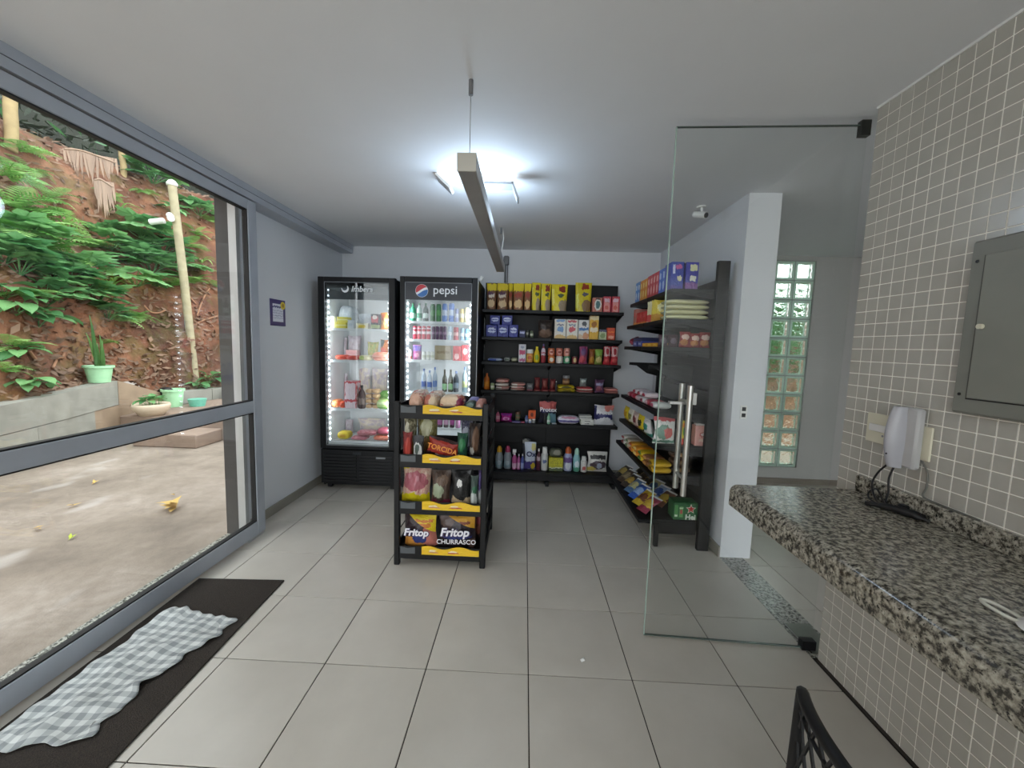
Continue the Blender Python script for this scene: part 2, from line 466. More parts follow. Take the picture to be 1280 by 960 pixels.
# ------------------------------------------------------------------ sliding door and its track
plate('trim_6', XL-.115, -1.992, YF, 1.14, -.012, .001, M_GRAN2, 'granite sill under the sliding door')
trk = struct(thing('trim_7', None, None), 'grey aluminium sliding door track below the ceiling')
MB().box(XL, -1.935, YF, 2.72, 2.397, ZC).build('track_cover', M_ALU, trk)
MB().box(XL, -1.938, YF, 2.72, 2.393, 2.397).build('track_groove', M_GASKET, trk)
MB().box(XL, -1.935, YF, 2.72, 2.352, 2.393).build('track_lower', M_ALU, trk)
MB().box(XL, -1.937, 2.7205, 2.7225, 2.354, ZC-.002).build('track_end_cap', M_ALU, trk)
def sliding_door(nm, y0, y1, xa, xb, label):
    d = struct(thing(nm, None, None), label)
    for (a, b) in ((y0, y0+.085), (y1-.085, y1)): MB().cbox(xa, xb, a, b, .015, 2.343, .003).build('stile', M_ALU, d)
    MB().cbox(xa, xb, y0+.085, y1-.085, .015, .112, .003).build('bottom_rail', M_ALU, d)
    MB().cbox(xa, xb, y0+.085, y1-.085, 2.28, 2.343, .003).build('top_rail', M_ALU, d)
    MB().cbox(xa, xb, y0+.085, y1-.085, .905, .987, .003).build('middle_rail', M_ALU, d)
    for (z0, z1) in ((.112, .905), (.987, 2.28)):
        p = MB().box((xa+xb)/2-.004, (xa+xb)/2+.004, y0+.085, y1-.085, z0, z1).build('pane', M_GLASS, d)
        g = MB(); t = .007
        a, b = y0+.085, y1-.085
        for (p0, p1, q0, q1) in ((a, b, z0, z0+t), (a, b, z1-t, z1), (a, a+t, z0+t, z1-t), (b-t, b, z0+t, z1-t)): g.box(xa+.006, xb-.006, p0, p1, q0, q1)
        g.build('gasket', M_GASKET, p)
    return d
d1 = sliding_door('door_1', -1.2, 1.18, -1.985, -1.94, 'grey aluminium framed glass sliding door with a middle rail')
MB().cbox(-1.982, -1.936, .99, 1.165, .0, .014, .002).build('floor_guide', M_ALU2, d1)
sliding_door('door_3', -3.3, -1.1, -2.05, -2.0, 'second glass sliding panel nearer the camera')

# ------------------------------------------------------------------ glass swing door
d2 = struct(thing('door_2', None, None), 'frameless clear glass swing door standing open with steel pull bars')
A = Vector((.58, .274, 0)); B = Vector((1.372, .24, 0)); dv = (B-A).normalized(); nv = Vector((-dv.y, dv.x, 0))
def along(t0, t1, z0, z1, th, off=0):
    c = A+dv*((t0+t1)/2)+nv*off; c.z = (z0+z1)/2
    return MB().obox(c, dv*((t1-t0)/2), nv*(th/2), Vector((0, 0, (z1-z0)/2)))
LW = (B-A).length
along(0, LW, .012, 2.405, .01).build('glass_leaf', M_CLEAR, d2)
along(-.004, 0, .012, 2.405, .0105).build('polished_edge', M_GEDGE, d2)
along(-.004, LW, .008, .012, .0105).build('polished_edge', plain('dark_glass_edge', '#56635c', .2), d2)
along(-.004, LW, 2.405, 2.409, .0105).build('polished_edge', plain('dark_glass_edge', '#56635c', .2), d2)
along(LW-.03, LW+.008, 2.362, 2.425, .026).build('top_hinge', plain('dark_hinge', '#3c3c3a', .35, .6), d2)
along(LW-.05, LW+.012, .004, .05, .034).build('bottom_hinge', M_BLACK2, d2)
MB().cbox(1.357, 1.487, .205, .42, .0, .006, .002).build('floor_spring_plate', plain('spring_plate', '#7d8078', .3, .6), d2)
MB().box(1.352, 1.357, .205, .42, .0, .008).build('plate_edge', M_CHROME, d2)
hx = .119
for off in (-.055, .055):
    c = A+dv*hx+nv*off
    pb = MB().tube([(c.x, c.y, .752), (c.x, c.y, 1.268)], .0135, 14).build('pull_bar', M_STEEL, d2, 'auto')
for z in (.83, 1.19):
    c0 = A+dv*hx-nv*.055; c1 = A+dv*hx+nv*.055
    MB().tube([(c0.x, c0.y, z), (c1.x, c1.y, z)], .008, 10).build('pull_bar_spacer', M_STEEL, d2, 'auto')
lk = along(.045, .165, 1.175, 1.187, .03).build('lock_strip', M_STEEL, d2)
along(.13, .165, 1.187, 1.23, .03).build('lock_body', M_STEEL, d2)

# ================================================================== FURNITURE AND FITTINGS
# ---- granite counter
ct = thing('counter', 'thick speckled granite counter fixed to the tiled wall', 'counter', (0, 0, 0))
def counter_profile():
    x0, x1, z0, z1 = .82, TW-.001, .782, .872
    P = [(x1, z0), (x0+.004, z0), (x0, z0+.006)]
    R = .03
    for k in range(7):
        a = PI - k*PI/2/6
        P.append((x0+R+R*math.cos(a), z1-R+R*math.sin(a)))
    P.append((x1, z1))
    return P
cm = MB().prism(counter_profile(), -2.6, .045)
cm.build('counter_top', M_GRAN, ct, 'auto')
MB().cbox(TW-.022, TW, -2.6, .045, .872, .935, .004).build('backsplash', M_GRAN, ct)
MB().cbox(.98, TW, -2.6, -2.5, 0, .782, .002).build('support', M_GRAN, ct)

# ---- electrical panel
ep = thing('electrical_panel', 'grey painted metal distribution board cover on the tiled wall', 'electrical panel', (TW, -.293, 1.255))
g = plain('panel_grey', '#7e7f77', .5); g2 = plain('panel_grey_door', '#84857c', .5)
MB().cbox(-.03, -.0005, -.50, 0, 0, .533, .006).build('cover_frame', g, ep)
dr = MB().cbox(-.034, -.0302, -.46, -.045, .05, .485, .002).build('door', g2, ep)
MB().tube([(-.034, -.062, .27), (-.044, -.062, .27)], .008, 10).build('knob', M_CREAM, dr)
for (y, z) in ((-.022, .06), (-.022, .47)): MB().tube([(-.0305, y, z), (-.032, y, z)], .005, 8).build('screw', M_BLACK2, ep)
MB().box(-.0312, -.0302, -.46, -.041, .046, .0495).build('door_gap', M_BLACK2, ep)
MB().box(-.0312, -.0302, -.0445, -.041, .05, .485).build('door_gap', plain('panel_gap', '#55564f', .6), ep)

# ---- light switch plates, intercom, cords
sw = thing('switch_plate', 'cream wall switch plate left of the white intercom', 'switch', (TW, -.024, 1.142))
MB().cbox(-.008, -.0005, -.062, .062, -.058, .058, .003).build('plate', M_CREAM, sw)
MB().cbox(-.0125, -.0082, -.038, .045, -.012, .016, .0015).build('rocker', M_WHITE, sw)
sw2 = thing('outlet_plate', 'cream plate half hidden behind the white intercom', 'outlet', (TW, -.175, 1.125))
MB().cbox(-.008, -.0005, -.052, .04, -.058, .062, .003).build('plate', M_CREAM, sw2)
ic = thing('intercom', 'white intercom handset mounted on the tiled wall above the counter', 'intercom', (TW-.0085, -.15, 1.025))
MB().cbox(-.03, 0, -.055, .012, .005, .222, .008).build('base', plain('intercom_base', '#b9b9b8', .4), ic, 'auto')
def hs(u, v):
    z = v*.222; a = u*PI
    w = .020+.005*math.sin(v*PI)
    depth = .030+.022*math.sin(v*PI)**.7
    return (-.028-math.sin(a)*depth*1.0, .004-math.cos(a)*w+.004, z)
MB().grid(hs, 10, 12).add([hs(i/10, 0) for i in range(11)], [tuple(range(11))]).add([hs(i/10, 1) for i in range(11)], [tuple(range(11))]).build('handset', plain('handset_grey', '#adadb2', .4), ic, True)
MB().tube([(-.0835, .014, .11), (-.085, .014, .11)], .004, 8).build('emblem', plain('emblem_grey', '#8d8d90', .4), ic)
MB().tube([(-.075, .0, .05), (-.077, .0, .05)], .003, 8).build('indicator', M_BLACK2, ic)
def curve_pts(pts, n=6):
    pts = [Vector(p) for p in pts]; out = []
    for i in range(len(pts)-1):
        p0 = pts[max(i-1, 0)]; p1 = pts[i]; p2 = pts[i+1]; p3 = pts[min(i+2, len(pts)-1)]
        for k in range(n):
            t = k/n
            out.append(.5*((2*p1)+(p2-p0)*t+(2*p0-5*p1+4*p2-p3)*t*t+(3*p1-p0-3*p2+p3)*t**3))
    out.append(pts[-1]); return out
cb = thing('cord_tangle', 'tangle of black cords hanging from the intercom onto the counter', 'cord', (0, 0, 0))
MB().tube(curve_pts([(1.30, -.125, 1.03), (1.29, -.10, .99), (1.285, -.085, .94), (1.27, -.12, .90), (1.245, -.17, .89), (1.27, -.10, .885), (1.29, -.07, .90), (1.275, -.12, .93), (1.27, -.16, .89)]), .0035, 7).build('cord', M_BLACK2, cb, True)
MB().tube(curve_pts([(1.30, -.15, 1.03), (1.295, -.14, .98), (1.29, -.15, .93), (1.27, -.17, .895), (1.30, -.20, .88)]), .0035, 7).build('cord', M_BLACK2, cb, True)
ad = thing('power_adapter', 'black plugs and bundled cord lying on the granite counter', 'adapter', (0, 0, 0))
MB().tube(curve_pts([(1.225, -.135, .8815), (1.25, -.175, .8865), (1.272, -.21, .8885), (1.292, -.245, .8865), (1.312, -.285, .8795)]), [.008]*6+[.013]*6+[.015]*5+[.013]*4+[.006]*4, 8).build('bundle', M_BLACK2, ad, True)
MB().tube(curve_pts([(1.302, -.215, .884), (1.312, -.235, .884), (1.316, -.26, .884)]), .011, 8).build('plug', M_BLACK2, ad, True)
MB().cbox(1.286, 1.312, -.218, -.19, .8735, .906, .005).build('plug_body', M_BLACK2, ad)
wc = tag(MB().tube(curve_pts([(TW-.006, -.20, 1.065), (TW-.006, -.225, 1.03), (TW-.006, -.228, .98), (TW-.006, -.22, .945), (TW-.006, -.26, .939), (TW-.008, -.40, .938)]), .0028, 6).build('thin_grey_cord', plain('grey_cord', '#6f6f68', .5), None, True), 'thin grey cord running down the tiles right of the intercom', 'cord')
dev = thing('white_device', 'white rounded plastic device at the right edge of the counter', 'device', (1.075, -.86, .8725))
def dome(u, v):
    a = u*2*PI; r = math.sin(v*PI/2)
    sx = abs(math.cos(a))**.7*(1 if math.cos(a) > 0 else -1); sy = abs(math.sin(a))**.7*(1 if math.sin(a) > 0 else -1)
    return (sx*.105*r, sy*.085*r, .006+.034*(1-r**3))
MB().grid(dome, 28, 8).build('shell', M_WHITE, dev, True)
MB().lathe([(.085, 0), (.09, .006)], 24, sx=1.1, sy=.9).build('foot', M_BLACK2, dev)
lp = []
for k in range(21):
    a = k*2*PI/20
    lp.append((-.070+.014*math.cos(a), .098+.042*math.sin(a), .006))
MB().tube(lp, .004, 8, False).build('cord_loop', plain('white_cord', '#dcdccf', .4), dev, True)

# ---- small outlet on the partition end
ol = thing('column_outlet', 'small narrow socket plate on the white partition end', 'outlet', (1.417, PART_Y0, 1.026))
MB().cbox(-.022, .022, -.006, -.0005, -.045, .045, .002).build('plate', M_WHITE, ol)
MB().cbox(-.013, .013, -.0085, -.0062, .008, .034, .001).build('socket', M_BLACK2, ol)
MB().cbox(-.013, .013, -.0085, -.0062, -.034, -.008, .001).build('socket', M_BLACK2, ol)

# ---- conduit and junction box on the back wall
cj = thing('conduit', 'grey electrical conduit with junction box high on the back wall', 'conduit', (-.29, YB, 0))
gm = plain('conduit_grey', '#6f7072', .5)
MB().cbox(-.03, .03, -.04, -.0005, 2.27, 2.37, .012).build('junction_box', gm, cj)
MB().tube([(-.008, -.018, 2.09), (-.008, -.018, 2.272)], .011, 8).build('pipe', gm, cj, 'auto')
MB().tube([(.016, -.014, 2.09), (.016, -.014, 2.272)], .004, 6).build('wire', M_BLACK2, cj)

# ---- wall poster
po = thing('wall_notice', 'small purple bordered paper notice on the left wall', 'poster', (XL, 1.6, 1.632), 0)
MB().box(.0005, .003, -.1, .1, -.105, .105).build('sheet', plain('purple_print', '#3a2a6e', .4), po)
MB().box(.0031, .0036, -.068, .07, -.072, .07).build('white_panel', pk('#dfe0ee', ('b', .80, .88, '#4b4a80'), ('b', .60, .635, '#9fa0bb'), ('b', .46, .495, '#9fa0bb'), ('b', .32, .355, '#9fa0bb'), ('b', .20, .23, '#b0b0c8')), po)
MB().tube([(.0036, .066, .062), (.0046, .066, .062)], .032, 20).build('yellow_seal', plain('seal_yellow', '#e3c936', .4), po)
MB().tube([(.0046, .066, .062), (.0052, .066, .062)], .016, 14).build('seal_mark', plain('seal_mark', '#b58a1e', .4), po)

# ---- hanging linear lamp (off)
pl = thing('pendant_lamp', 'long grey linear lamp hanging on thin wires from the ceiling', 'lamp', (-.302, 0, 0))
lg = plain('lamp_housing', '#b8b8b6', .45)
MB().cbox(-.036, .036, -.05, 2.02, 2.075, 2.138, .002).build('housing', lg, pl)
MB().box(-.031, .031, -.045, 2.015, 2.0725, 2.0748).build('diffuser', plain('lamp_diffuser', '#93918e', .5), pl)
MB().cbox(-.0365, .0365, -.054, -.0502, 2.072, 2.139, .001).build('end_cap', plain('lamp_cap', '#bdbab0', .4), pl)
MB().cbox(-.0365, .0365, 2.0202, 2.024, 2.072, 2.139, .001).build('end_cap', plain('lamp_cap', '#bdbab0', .4), pl)
for y in (.022, 1.97):
    MB().tube([(0, y, 2.138), (0, y, 2.40)], .0016, 6).build('suspension_wire', M_STEEL, pl)
    MB().tube([(0, y, 2.385), (0, y, 2.4395)], .009, 10).build('ceiling_grip', gm, pl, 'auto')
cw = []
for k in range(40):
    a = k*.9; t = k/39
    cw.append((.012+.012*math.cos(a), 1.93+.014*math.sin(a), 2.138+.29*t))
MB().tube([(.01, 1.93, 2.139), (.016, 1.93, 2.26), (.028, 1.93, 2.34), (.016, 1.93, 2.43), (.004, 1.93, 2.34), (.010, 1.93, 2.26)], .004, 6).build('supply_cord', M_WHITE, pl, True)

# ---- ceiling LED fixture with folding wings (on)
cl = thing('ceiling_led_lamp', 'white ceiling lamp with folding panels, switched on above the pendant lamp', 'lamp', (-.31, .92, ZC))
MB().lathe([(.03, -.062), (.036, -.06), (.04, -.03), (.078, -.012), (.08, -.0005)], 24).build('base', M_WHITE, cl, True)
wm = plain('led_wing_metal', '#a8aaad', .4, .4)
# left wing tilted towards the camera side
w1 = MB().obox((-.272, -.01, -.045), Vector((.05, .0, -.045)).normalized()*.06, Vector((0, 1, 0))*.05, Vector((.045, 0, .05)).normalized()*.008).build('led_wing', M_WHITE, cl)
MB().tube([(-.035, 0, -.05), (-.22, 0, -.045)], .005, 8).build('wing_arm', M_WHITE, cl)
fn = MB()
for k in range(7):
    fn.obox(Vector((-.272, -.045+.014*k, -.045))+Vector((-.045, 0, -.05)).normalized()*.010, Vector((.05, .0, -.045)).normalized()*.055, Vector((0, .002, 0)), Vector((-.045, 0, -.05)).normalized()*.003)
fn.build('cooling_fins', wm, w1)
# right wing seen edge on, bent down at its end
w2 = MB().obox((.06, -.02, -.058), (.085, 0, 0), (0, .05, 0), (0, 0, .006)).build('led_wing', wm, cl)
w3 = MB().obox((.16, -.02, -.096), Vector((.035, 0, -.09)).normalized()*.05, (0, .05, 0), Vector((.09, 0, .035)).normalized()*.006).build('led_wing', wm, cl)
lm = emit('led_panel_lit', (.86, .93, 1.0), 4)
MB().obox(Vector((.06, -.02, -.051)), (.08, 0, 0), (0, .045, 0), (0, 0, .0008)).build('led_face', lm, w2)
MB().obox(Vector((-.272, -.01, -.045))+Vector((.045, 0, .05)).normalized()*.009, Vector((.05, .0, -.045)).normalized()*.055, Vector((0, .045, 0)), Vector((.045, 0, .05)).normalized()*.0008).build('led_face', lm, w1)
ld = bpy.data.lights.new('led_lamp_light', 'POINT'); ld.energy = LED_CEILING_W; ld.color = (.62, .80, 1.0); ld.shadow_soft_size = .13
lo = link('led_lamp_light', ld, cl, (-.02, -.02, -.21))

# ---- ceiling security camera
sc = thing('security_camera', 'small white bullet security camera under the ceiling', 'security camera', (1.152, 1.355, ZC))
MB().lathe([(.03, -.008), (.032, -.0005)], 16).build('mount', M_WHITE, sc)
MB().tube([(0, 0, -.008), (0, -.012, -.05)], .009, 8).build('arm', M_WHITE, sc, 'auto')
MB().tube([(-.035, .03, -.045), (.012, -.05, -.075)], .022, 14).build('housing', M_WHITE, sc, 'auto')
MB().tube([(.012, -.05, -.075), (.0145, -.0545, -.0767)], .018, 14).build('lens', M_BLACK2, sc)

# ---- door mat, gingham cloth, scrap
mt, nt, b = NT('mat_pile'); c_ = coord(nt)
f1 = noise(nt, c_, 260, 2, .7); nt.links.new(ramp(nt, f1, [(.3, '#1b1612'), (.7, '#3f362d')]), b.inputs['Base Color']); b.inputs['Roughness'].default_value = .95
bump(nt, b, f1, .9, .006)
ang = math.atan2(.085, 1.0)
mat_o = MB().cbox(-.25, .25, -1.35, .0, 0, .009, .003).build('door_mat', mt, None, False, (-1.685, .57, .0003))
mat_o.rotation_euler = (0, 0, .045)
tag(mat_o, 'dark brown pile door mat along the sliding door', 'mat')
g_, nt, b = NT('gingham_cloth'); b.inputs['Roughness'].default_value = .9
uv = nd(nt, 'ShaderNodeUVMap'); sp = nd(nt, 'ShaderNodeSeparateXYZ'); nt.links.new(uv.outputs[0], sp.inputs[0])
def stripe(o, n):
    a = nd(nt, 'ShaderNodeMath', operation='MULTIPLY'); nt.links.new(o, a.inputs[0]); a.inputs[1].default_value = n
    q = nd(nt, 'ShaderNodeMath', operation='FRACT'); nt.links.new(a.outputs[0], q.inputs[0])
    s = nd(nt, 'ShaderNodeMath', operation='GREATER_THAN'); nt.links.new(q.outputs[0], s.inputs[0]); s.inputs[1].default_value = .5
    return s.outputs[0]
sm = nd(nt, 'ShaderNodeMath', operation='ADD'); nt.links.new(stripe(sp.outputs[0], 7), sm.inputs[0]); nt.links.new(stripe(sp.outputs[1], 15), sm.inputs[1])
hv = nd(nt, 'ShaderNodeMath', operation='MULTIPLY'); nt.links.new(sm.outputs[0], hv.inputs[0]); hv.inputs[1].default_value = .5
gc = ramp(nt, hv.outputs[0], [(0, '#cdd0cd'), (.5, '#adb1b0'), (1, '#8b9091')])
dirt = noise(nt, coord(nt), 4, 4)
nt.links.new(mixc(nt, ramp(nt, dirt, [(.45, '000000'), (.8, '666666')]), gc, '#8b867a'), b.inputs['Base Color'])
random.seed(4)
Q = [Vector((-1.86, .29, 0)), Vector((-1.475, .22, 0)), Vector((-1.56, -.40, 0)), Vector((-1.87, -.47, 0))]
def cl_pt(u, v):
    p = Q[0]*(1-u)*(1-v)+Q[1]*u*(1-v)+Q[2]*u*v+Q[3]*(1-u)*v
    ed = .012*math.sin(v*23+u*3)+.008*math.sin(v*47)
    if u > .9: p.x += ed
    if u < .1: p.x += ed*.5
    if v < .08: p.y += .006*math.sin(u*34)
    if v > .92: p.y += .012*math.sin(u*14)
    p.x += .02*math.sin(v*6.3+1)*u
    z = .0125+.006*max(0, math.sin(u*9+v*11+1.5*math.sin(v*7)))+.005*max(0, math.sin(v*31-u*6))+.016*max(0, 1-abs(u-.55+.3*(v-.5))*8)*math.sin(v*PI)+.010*max(0, 1-abs(u-.25-.2*v)*11)+.008*max(0, math.sin(v*14+u*5))
    return (p.x, p.y, z)
NU, NV = 26, 54
cme = MB().grid(cl_pt, NU, NV)
clo = tag(cme.build('gingham_cloth', g_, None, True, fix=False), 'rumpled grey and white gingham cloth lying on the door mat', 'cloth')
ul = clo.data.uv_layers.new(name='UVMap')
for lpk in clo.data.loops:
    i = lpk.vertex_index; ul.data[lpk.index].uv = ((i % (NU+1))/NU, (i//(NU+1))/NV)
sd = clo.modifiers.new('thickness', 'SOLIDIFY'); sd.thickness = .003; sd.offset = 0
p = PZ(727, 828)
tag(MB().add([(0, 0, .001), (.018, .006, .004), (.012, .02, .009), (-.006, .012, .003), (.004, .008, .012)], [(0, 1, 4), (1, 2, 4), (2, 3, 4), (3, 0, 4), (0, 3, 2, 1)]).build('paper_scrap', M_WHITE, None, False, (p.x, p.y, 0.0003)), 'tiny white paper scrap on the floor tiles', 'litter')

# ---- lattice back chair at the counter (only its back shows)
ch = thing('lattice_chair', 'black chair with open diamond lattice back at the bottom edge', 'chair', (.645, -1.135, 0))
def bk(t, z):
    """backrest sheet: t along the width -1..1, z height 0..1"""
    y = t*.215
    return Vector((-.205-.035*z+.07*t*t*(.4+.6*z), y, .46+.39*z*(1-.12*t*t)))
fr = [bk(-1, 0)]+[bk(-1, k/8) for k in range(1, 8)]+[bk(-1+2*k/24, 1) for k in range(25)]+[bk(1, k/8) for k in range(7, 0, -1)]+[bk(1, 0)]
MB().tube(fr, .0105, 8).build('back_frame', M_BLACK, ch, True)
MB().tube([bk(-1+2*k/24, .90) for k in range(25)], .004, 6).build('back_rail', M_BLACK, ch, True)
n = 8
for k in range(-4, n+1):
    for s_ in (1, -1):
        pts = []
        for j in range(13):
            z = j/12*.98; t = s_*(-1+2*k/n*1.0+z*1.0)
            if -1 <= t <= 1: pts.append(bk(t, z))
        if len(pts) > 2: MB().tube(pts, .0032, 5).build('lattice_bar', M_BLACK, ch)
MB().cbox(-.205, .22, -.22, .22, .43, .46, .01).build('seat', M_BLACK, ch)
for (x, y) in ((-.18, -.19), (-.18, .19), (.19, -.19), (.19, .19)):
    MB().tube([(x*1.08, y*1.05, 0), (x, y, .435)], [.011, .013], 8).build('leg', M_BLACK, ch)

# ================================================================== FRIDGES
M_LINER = plain('white_fridge_liner', '#dfe3e4', .45)
M_RACK = plain('white_wire_rack', '#d5dadb', .35)
M_LED = emit('fridge_led', (.86, .94, 1.0), FRIDGE_LED)
M_FGLASS = glass('fridge_glass', (.97, .98, .98))
def fridge(name, label, x0, x1, ztop, door_z0, glass_x0, glass_x1, glass_z0, glass_z1, head_z, shelf_z, head_mat, y0=2.05, y1=2.69):
    t = thing(name, label, 'fridge', ((x0+x1)/2, y0, 0))
    cx = (x0+x1)/2
    def B(nm, a0, a1, b0, b1, c0, c1, m, par=t, ch=.0):
        mb = MB()
        (mb.cbox if ch else mb.box)(*((a0-cx, a1-cx, b0-y0, b1-y0, c0, c1)+((ch,) if ch else ()))); return mb.build(nm, m, par)
    yb = y0+.055
    w = .045
    # cabinet shell
    sh = MB()
    for q in ((x0, x0+.02, yb, y1, .03, ztop-.01), (x1-.02, x1, yb, y1, .03, ztop-.01), (x0+.02, x1-.02, y1-.02, y1, .03, ztop-.01), (x0+.02, x1-.02, yb, y1-.02, ztop-.03, ztop-.01), (x0+.02, x1-.02, yb+.02, y1-.02, .03, .06)):
        sh.box(q[0]-cx, q[1]-cx, q[2]-y0, q[3]-y0, q[4], q[5])
    sh.build('cabinet', M_BLACK, t)
    ln = MB()
    zi0, zi1 = door_z0+.02, ztop-.07
    for q in ((x0+.02, x0+w, yb, y1-.06, zi0, zi1), (x1-w, x1-.02, yb, y1-.06, zi0, zi1), (x0+w, x1-w, y1-.09, y1-.06, zi0, zi1), (x0+w, x1-w, yb, y1-.09, zi1-.02, zi1), (x0+w, x1-w, yb, y1-.09, zi0, zi0+.02)):
        ln.box(q[0]-cx, q[1]-cx, q[2]-y0, q[3]-y0, q[4], q[5])
    ln.build('liner', M_LINER, t)
    # machine compartment grille
    B('lower_panel', x0, x1, y0+.012, yb+.02, .06, door_z0-.012, M_BLACK)
    nsl = 9
    for k in range(nsl):
        z = .085+k*(door_z0-.155)/(nsl-1)
        for (a, b) in ((x0+.03, cx-.015), (cx+.015, x1-.03)):
            B('grille_slat', a, b, y0+.002, y0+.0118, z, z+.013, M_BLACK2)
    B('badge', cx-.05, cx+.03, y0+.006, y0+.0116, door_z0-.055, door_z0-.03, plain('badge_dark', '#3c3f42', .3, .5))
    B('foot', x0+.03, x0+.07, yb+.02, yb+.06, 0, .03, M_BLACK2); B('foot', x1-.07, x1-.03, yb+.02, yb+.06, 0, .03, M_BLACK2)
    B('foot', x0+.03, x0+.07, y1-.08, y1-.04, 0, .03, M_BLACK2); B('foot', x1-.07, x1-.03, y1-.08, y1-.04, 0, .03, M_BLACK2)
    # door
    dr = B('door_frame', x0, glass_x0, y0, y0+.05, door_z0, ztop, M_BLACK, t, .004)
    B('frame_bar', glass_x1, x1, y0, y0+.05, door_z0, ztop, M_BLACK, dr, .004)
    B('frame_bar', glass_x0, glass_x1, y0, y0+.05, glass_z1, ztop, M_BLACK, dr, .003)
    B('frame_bar', glass_x0, glass_x1, y0, y0+.05, door_z0, glass_z0, M_BLACK, dr, .003)
    B('door_pane', glass_x0, glass_x1, y0+.012, y0+.016, glass_z0, head_z if head_mat == 'solid' else glass_z1, M_FGLASS, t)
    if head_mat == 'solid':
        B('header', glass_x0, glass_x1, y0+.008, y0+.03, head_z, glass_z1, plain('header_navy', '#191d27', .3), t)
    else:
        B('header', glass_x0, glass_x1, y0+.02, y0+.024, head_z, glass_z1, glass('smoked_glass', (.35, .37, .38)), t)
    tr = MB()
    for q in ((glass_x0, glass_x1, glass_z0, glass_z0+.008), (glass_x0, glass_x1, glass_z1-.006, glass_z1), (glass_x0, glass_x0+.006, glass_z0, glass_z1), (glass_x1-.006, glass_x1, glass_z0, glass_z1)):
        tr.box(q[0]-cx, q[1]-cx, .004, .0075, q[2], q[3])
    tr.build('glass_trim', plain('grey_trim', '#7c8084', .4), dr)
    # LED strips inside the door posts
    for (a, s_) in ((glass_x0+.016, 1), (glass_x1-.016, -1)):
        ls = B('led_strip', a-.008, a+.008, y0+.052, y0+.058, glass_z0+.03, glass_z1-.06, M_LINER, t)
        le = MB(); z = glass_z0+.05
        while z < glass_z1-.07:
            le.box(a-.0055-cx, a+.0055-cx, .045, .0515, z-.0055, z+.0055); z += .052
        tag(le.build('led', M_LED, ls), kind='stuff')
        # light thrown inward by the strip
        for zc in (glass_z0+.33, (glass_z0+glass_z1)/2+.05, glass_z1-.38):
            L = bpy.data.lights.new('fridge_light', 'AREA'); L.shape = 'RECTANGLE'; L.size = .4; L.size_y = .02
            L.energy = .5; L.color = (.88, .95, 1.0)
            lo = link('fridge_light', L, t, (a-cx, .062, zc))
            d = Vector((s_*.6, .8, 0)); q = d.to_track_quat('-Z', 'Y')
            lo.rotation_euler = (q @ Matrix.Rotation(PI/2, 3, 'Z').to_quaternion()).to_euler()
    # racks
    for z in shelf_z:
        rk = MB()
        rk.tube([(x0+w-cx, .075, z-.004), (x1-w-cx, .075, z-.004)], .0045, 6)
        rk.tube([(x0+w-cx, .52, z-.004), (x1-w-cx, .52, z-.004)], .004, 6)
        for k in range(15):
            x = x0+w+.012+(x1-x0-2*w-.024)*k/14-cx
            rk.tube([(x, .075, z-.004), (x, .52, z-.004)], .0025, 5)
        r_ = rk.build('wire_rack', M_RACK, t)
        B('rack_lip', x0+w, x1-w, y0+.068, y0+.072, z-.02, z+.004, M_RACK, r_)
    return t, cx
F1X0, F1X1 = -1.972, -1.256
f1, f1c = fridge('upright_fridge', 'black glass door upright fridge of chilled food beside the left wall', F1X0, F1X1, 2.0, .40, -1.915, -1.315, .432, 1.957, 1.80, [1.535, 1.238, .775, .465], 'smoked')
F2X0, F2X1 = -1.214, -.505
f2, f2c = fridge('drinks_fridge', 'black glass door drinks fridge between the food fridge and the shelving', F2X0, F2X1, 2.02, .40, -1.170, -.556, .432, 1.972, 1.815, [1.622, 1.455, 1.262, .965, .62], 'solid')
# lettering and emblems of the fridge headers
M_LOGO = plain('logo_silver', '#e6e8ea', .35)
lettering(f1, 'Imbera', .072, M_LOGO, (-1.565-f1c, .006, 1.893), shear=.25, bold=.0012)
rg = MB()
for k in range(22):
    a0 = PI*.95+k*1.35*PI/22; a1 = PI*.95+(k+1)*1.35*PI/22
    t0 = .006+.014*math.sin(PI*k/22); t1 = .006+.014*math.sin(PI*(k+1)/22)
    rg.prism([((.034)*math.cos(a0), .034*math.sin(a0)), ((.034)*math.cos(a1), .034*math.sin(a1)), ((.034-t1)*math.cos(a1), (.034-t1)*math.sin(a1)), ((.034-t0)*math.cos(a0), (.034-t0)*math.sin(a0))], -.001, 0)
rg.build('emblem', M_LOGO, f1, False, (-1.72-f1c, .006, 1.895))
MB().cbox(-.045, .045, -.0005, .0, -.0, .018, .0002).build('nameplate', plain('nameplate_silver', '#8d9093', .3, .6), f1, False, (.22, .0015, .315))
lettering(f2, 'pepsi', .108, M_LOGO, (-.80-f2c, .006, 1.903), bold=.0006)
def globe(parent, loc, R):
    """round tricolour emblem: red over white wave over blue"""
    def wave(x, o): return o+.16*R*math.sin(x/R*2.2+.5)+.35*x
    base = MB().prism([(R*math.cos(2*PI*k/40), R*math.sin(2*PI*k/40)) for k in range(40)], -.0012, 0).build('emblem', plain('emblem_white', '#e9e9ea', .35), parent, False, loc)
    def cap(up, off, mat):
        P = []; n = 40
        xs = [-R*.96+2*R*.96*k/n for k in range(n+1)]
        top = []; bot = []
        for x in xs:
            c = math.sqrt(max(0, (R*.96)**2-x*x)); w = wave(x, off)
            if up and w < c: top.append((x, c)); bot.append((x, max(w, -c)))
            if (not up) and w > -c: top.append((x, min(w, c))); bot.append((x, -c))
        MB().prism(top+bot[::-1], -.0017, -.0012).build('emblem_colour', mat, base)
    cap(True, R*.16, plain('emblem_red', '#c0303a', .35)); cap(False, -R*.22, plain('emblem_blue', '#2f6db0', .35))
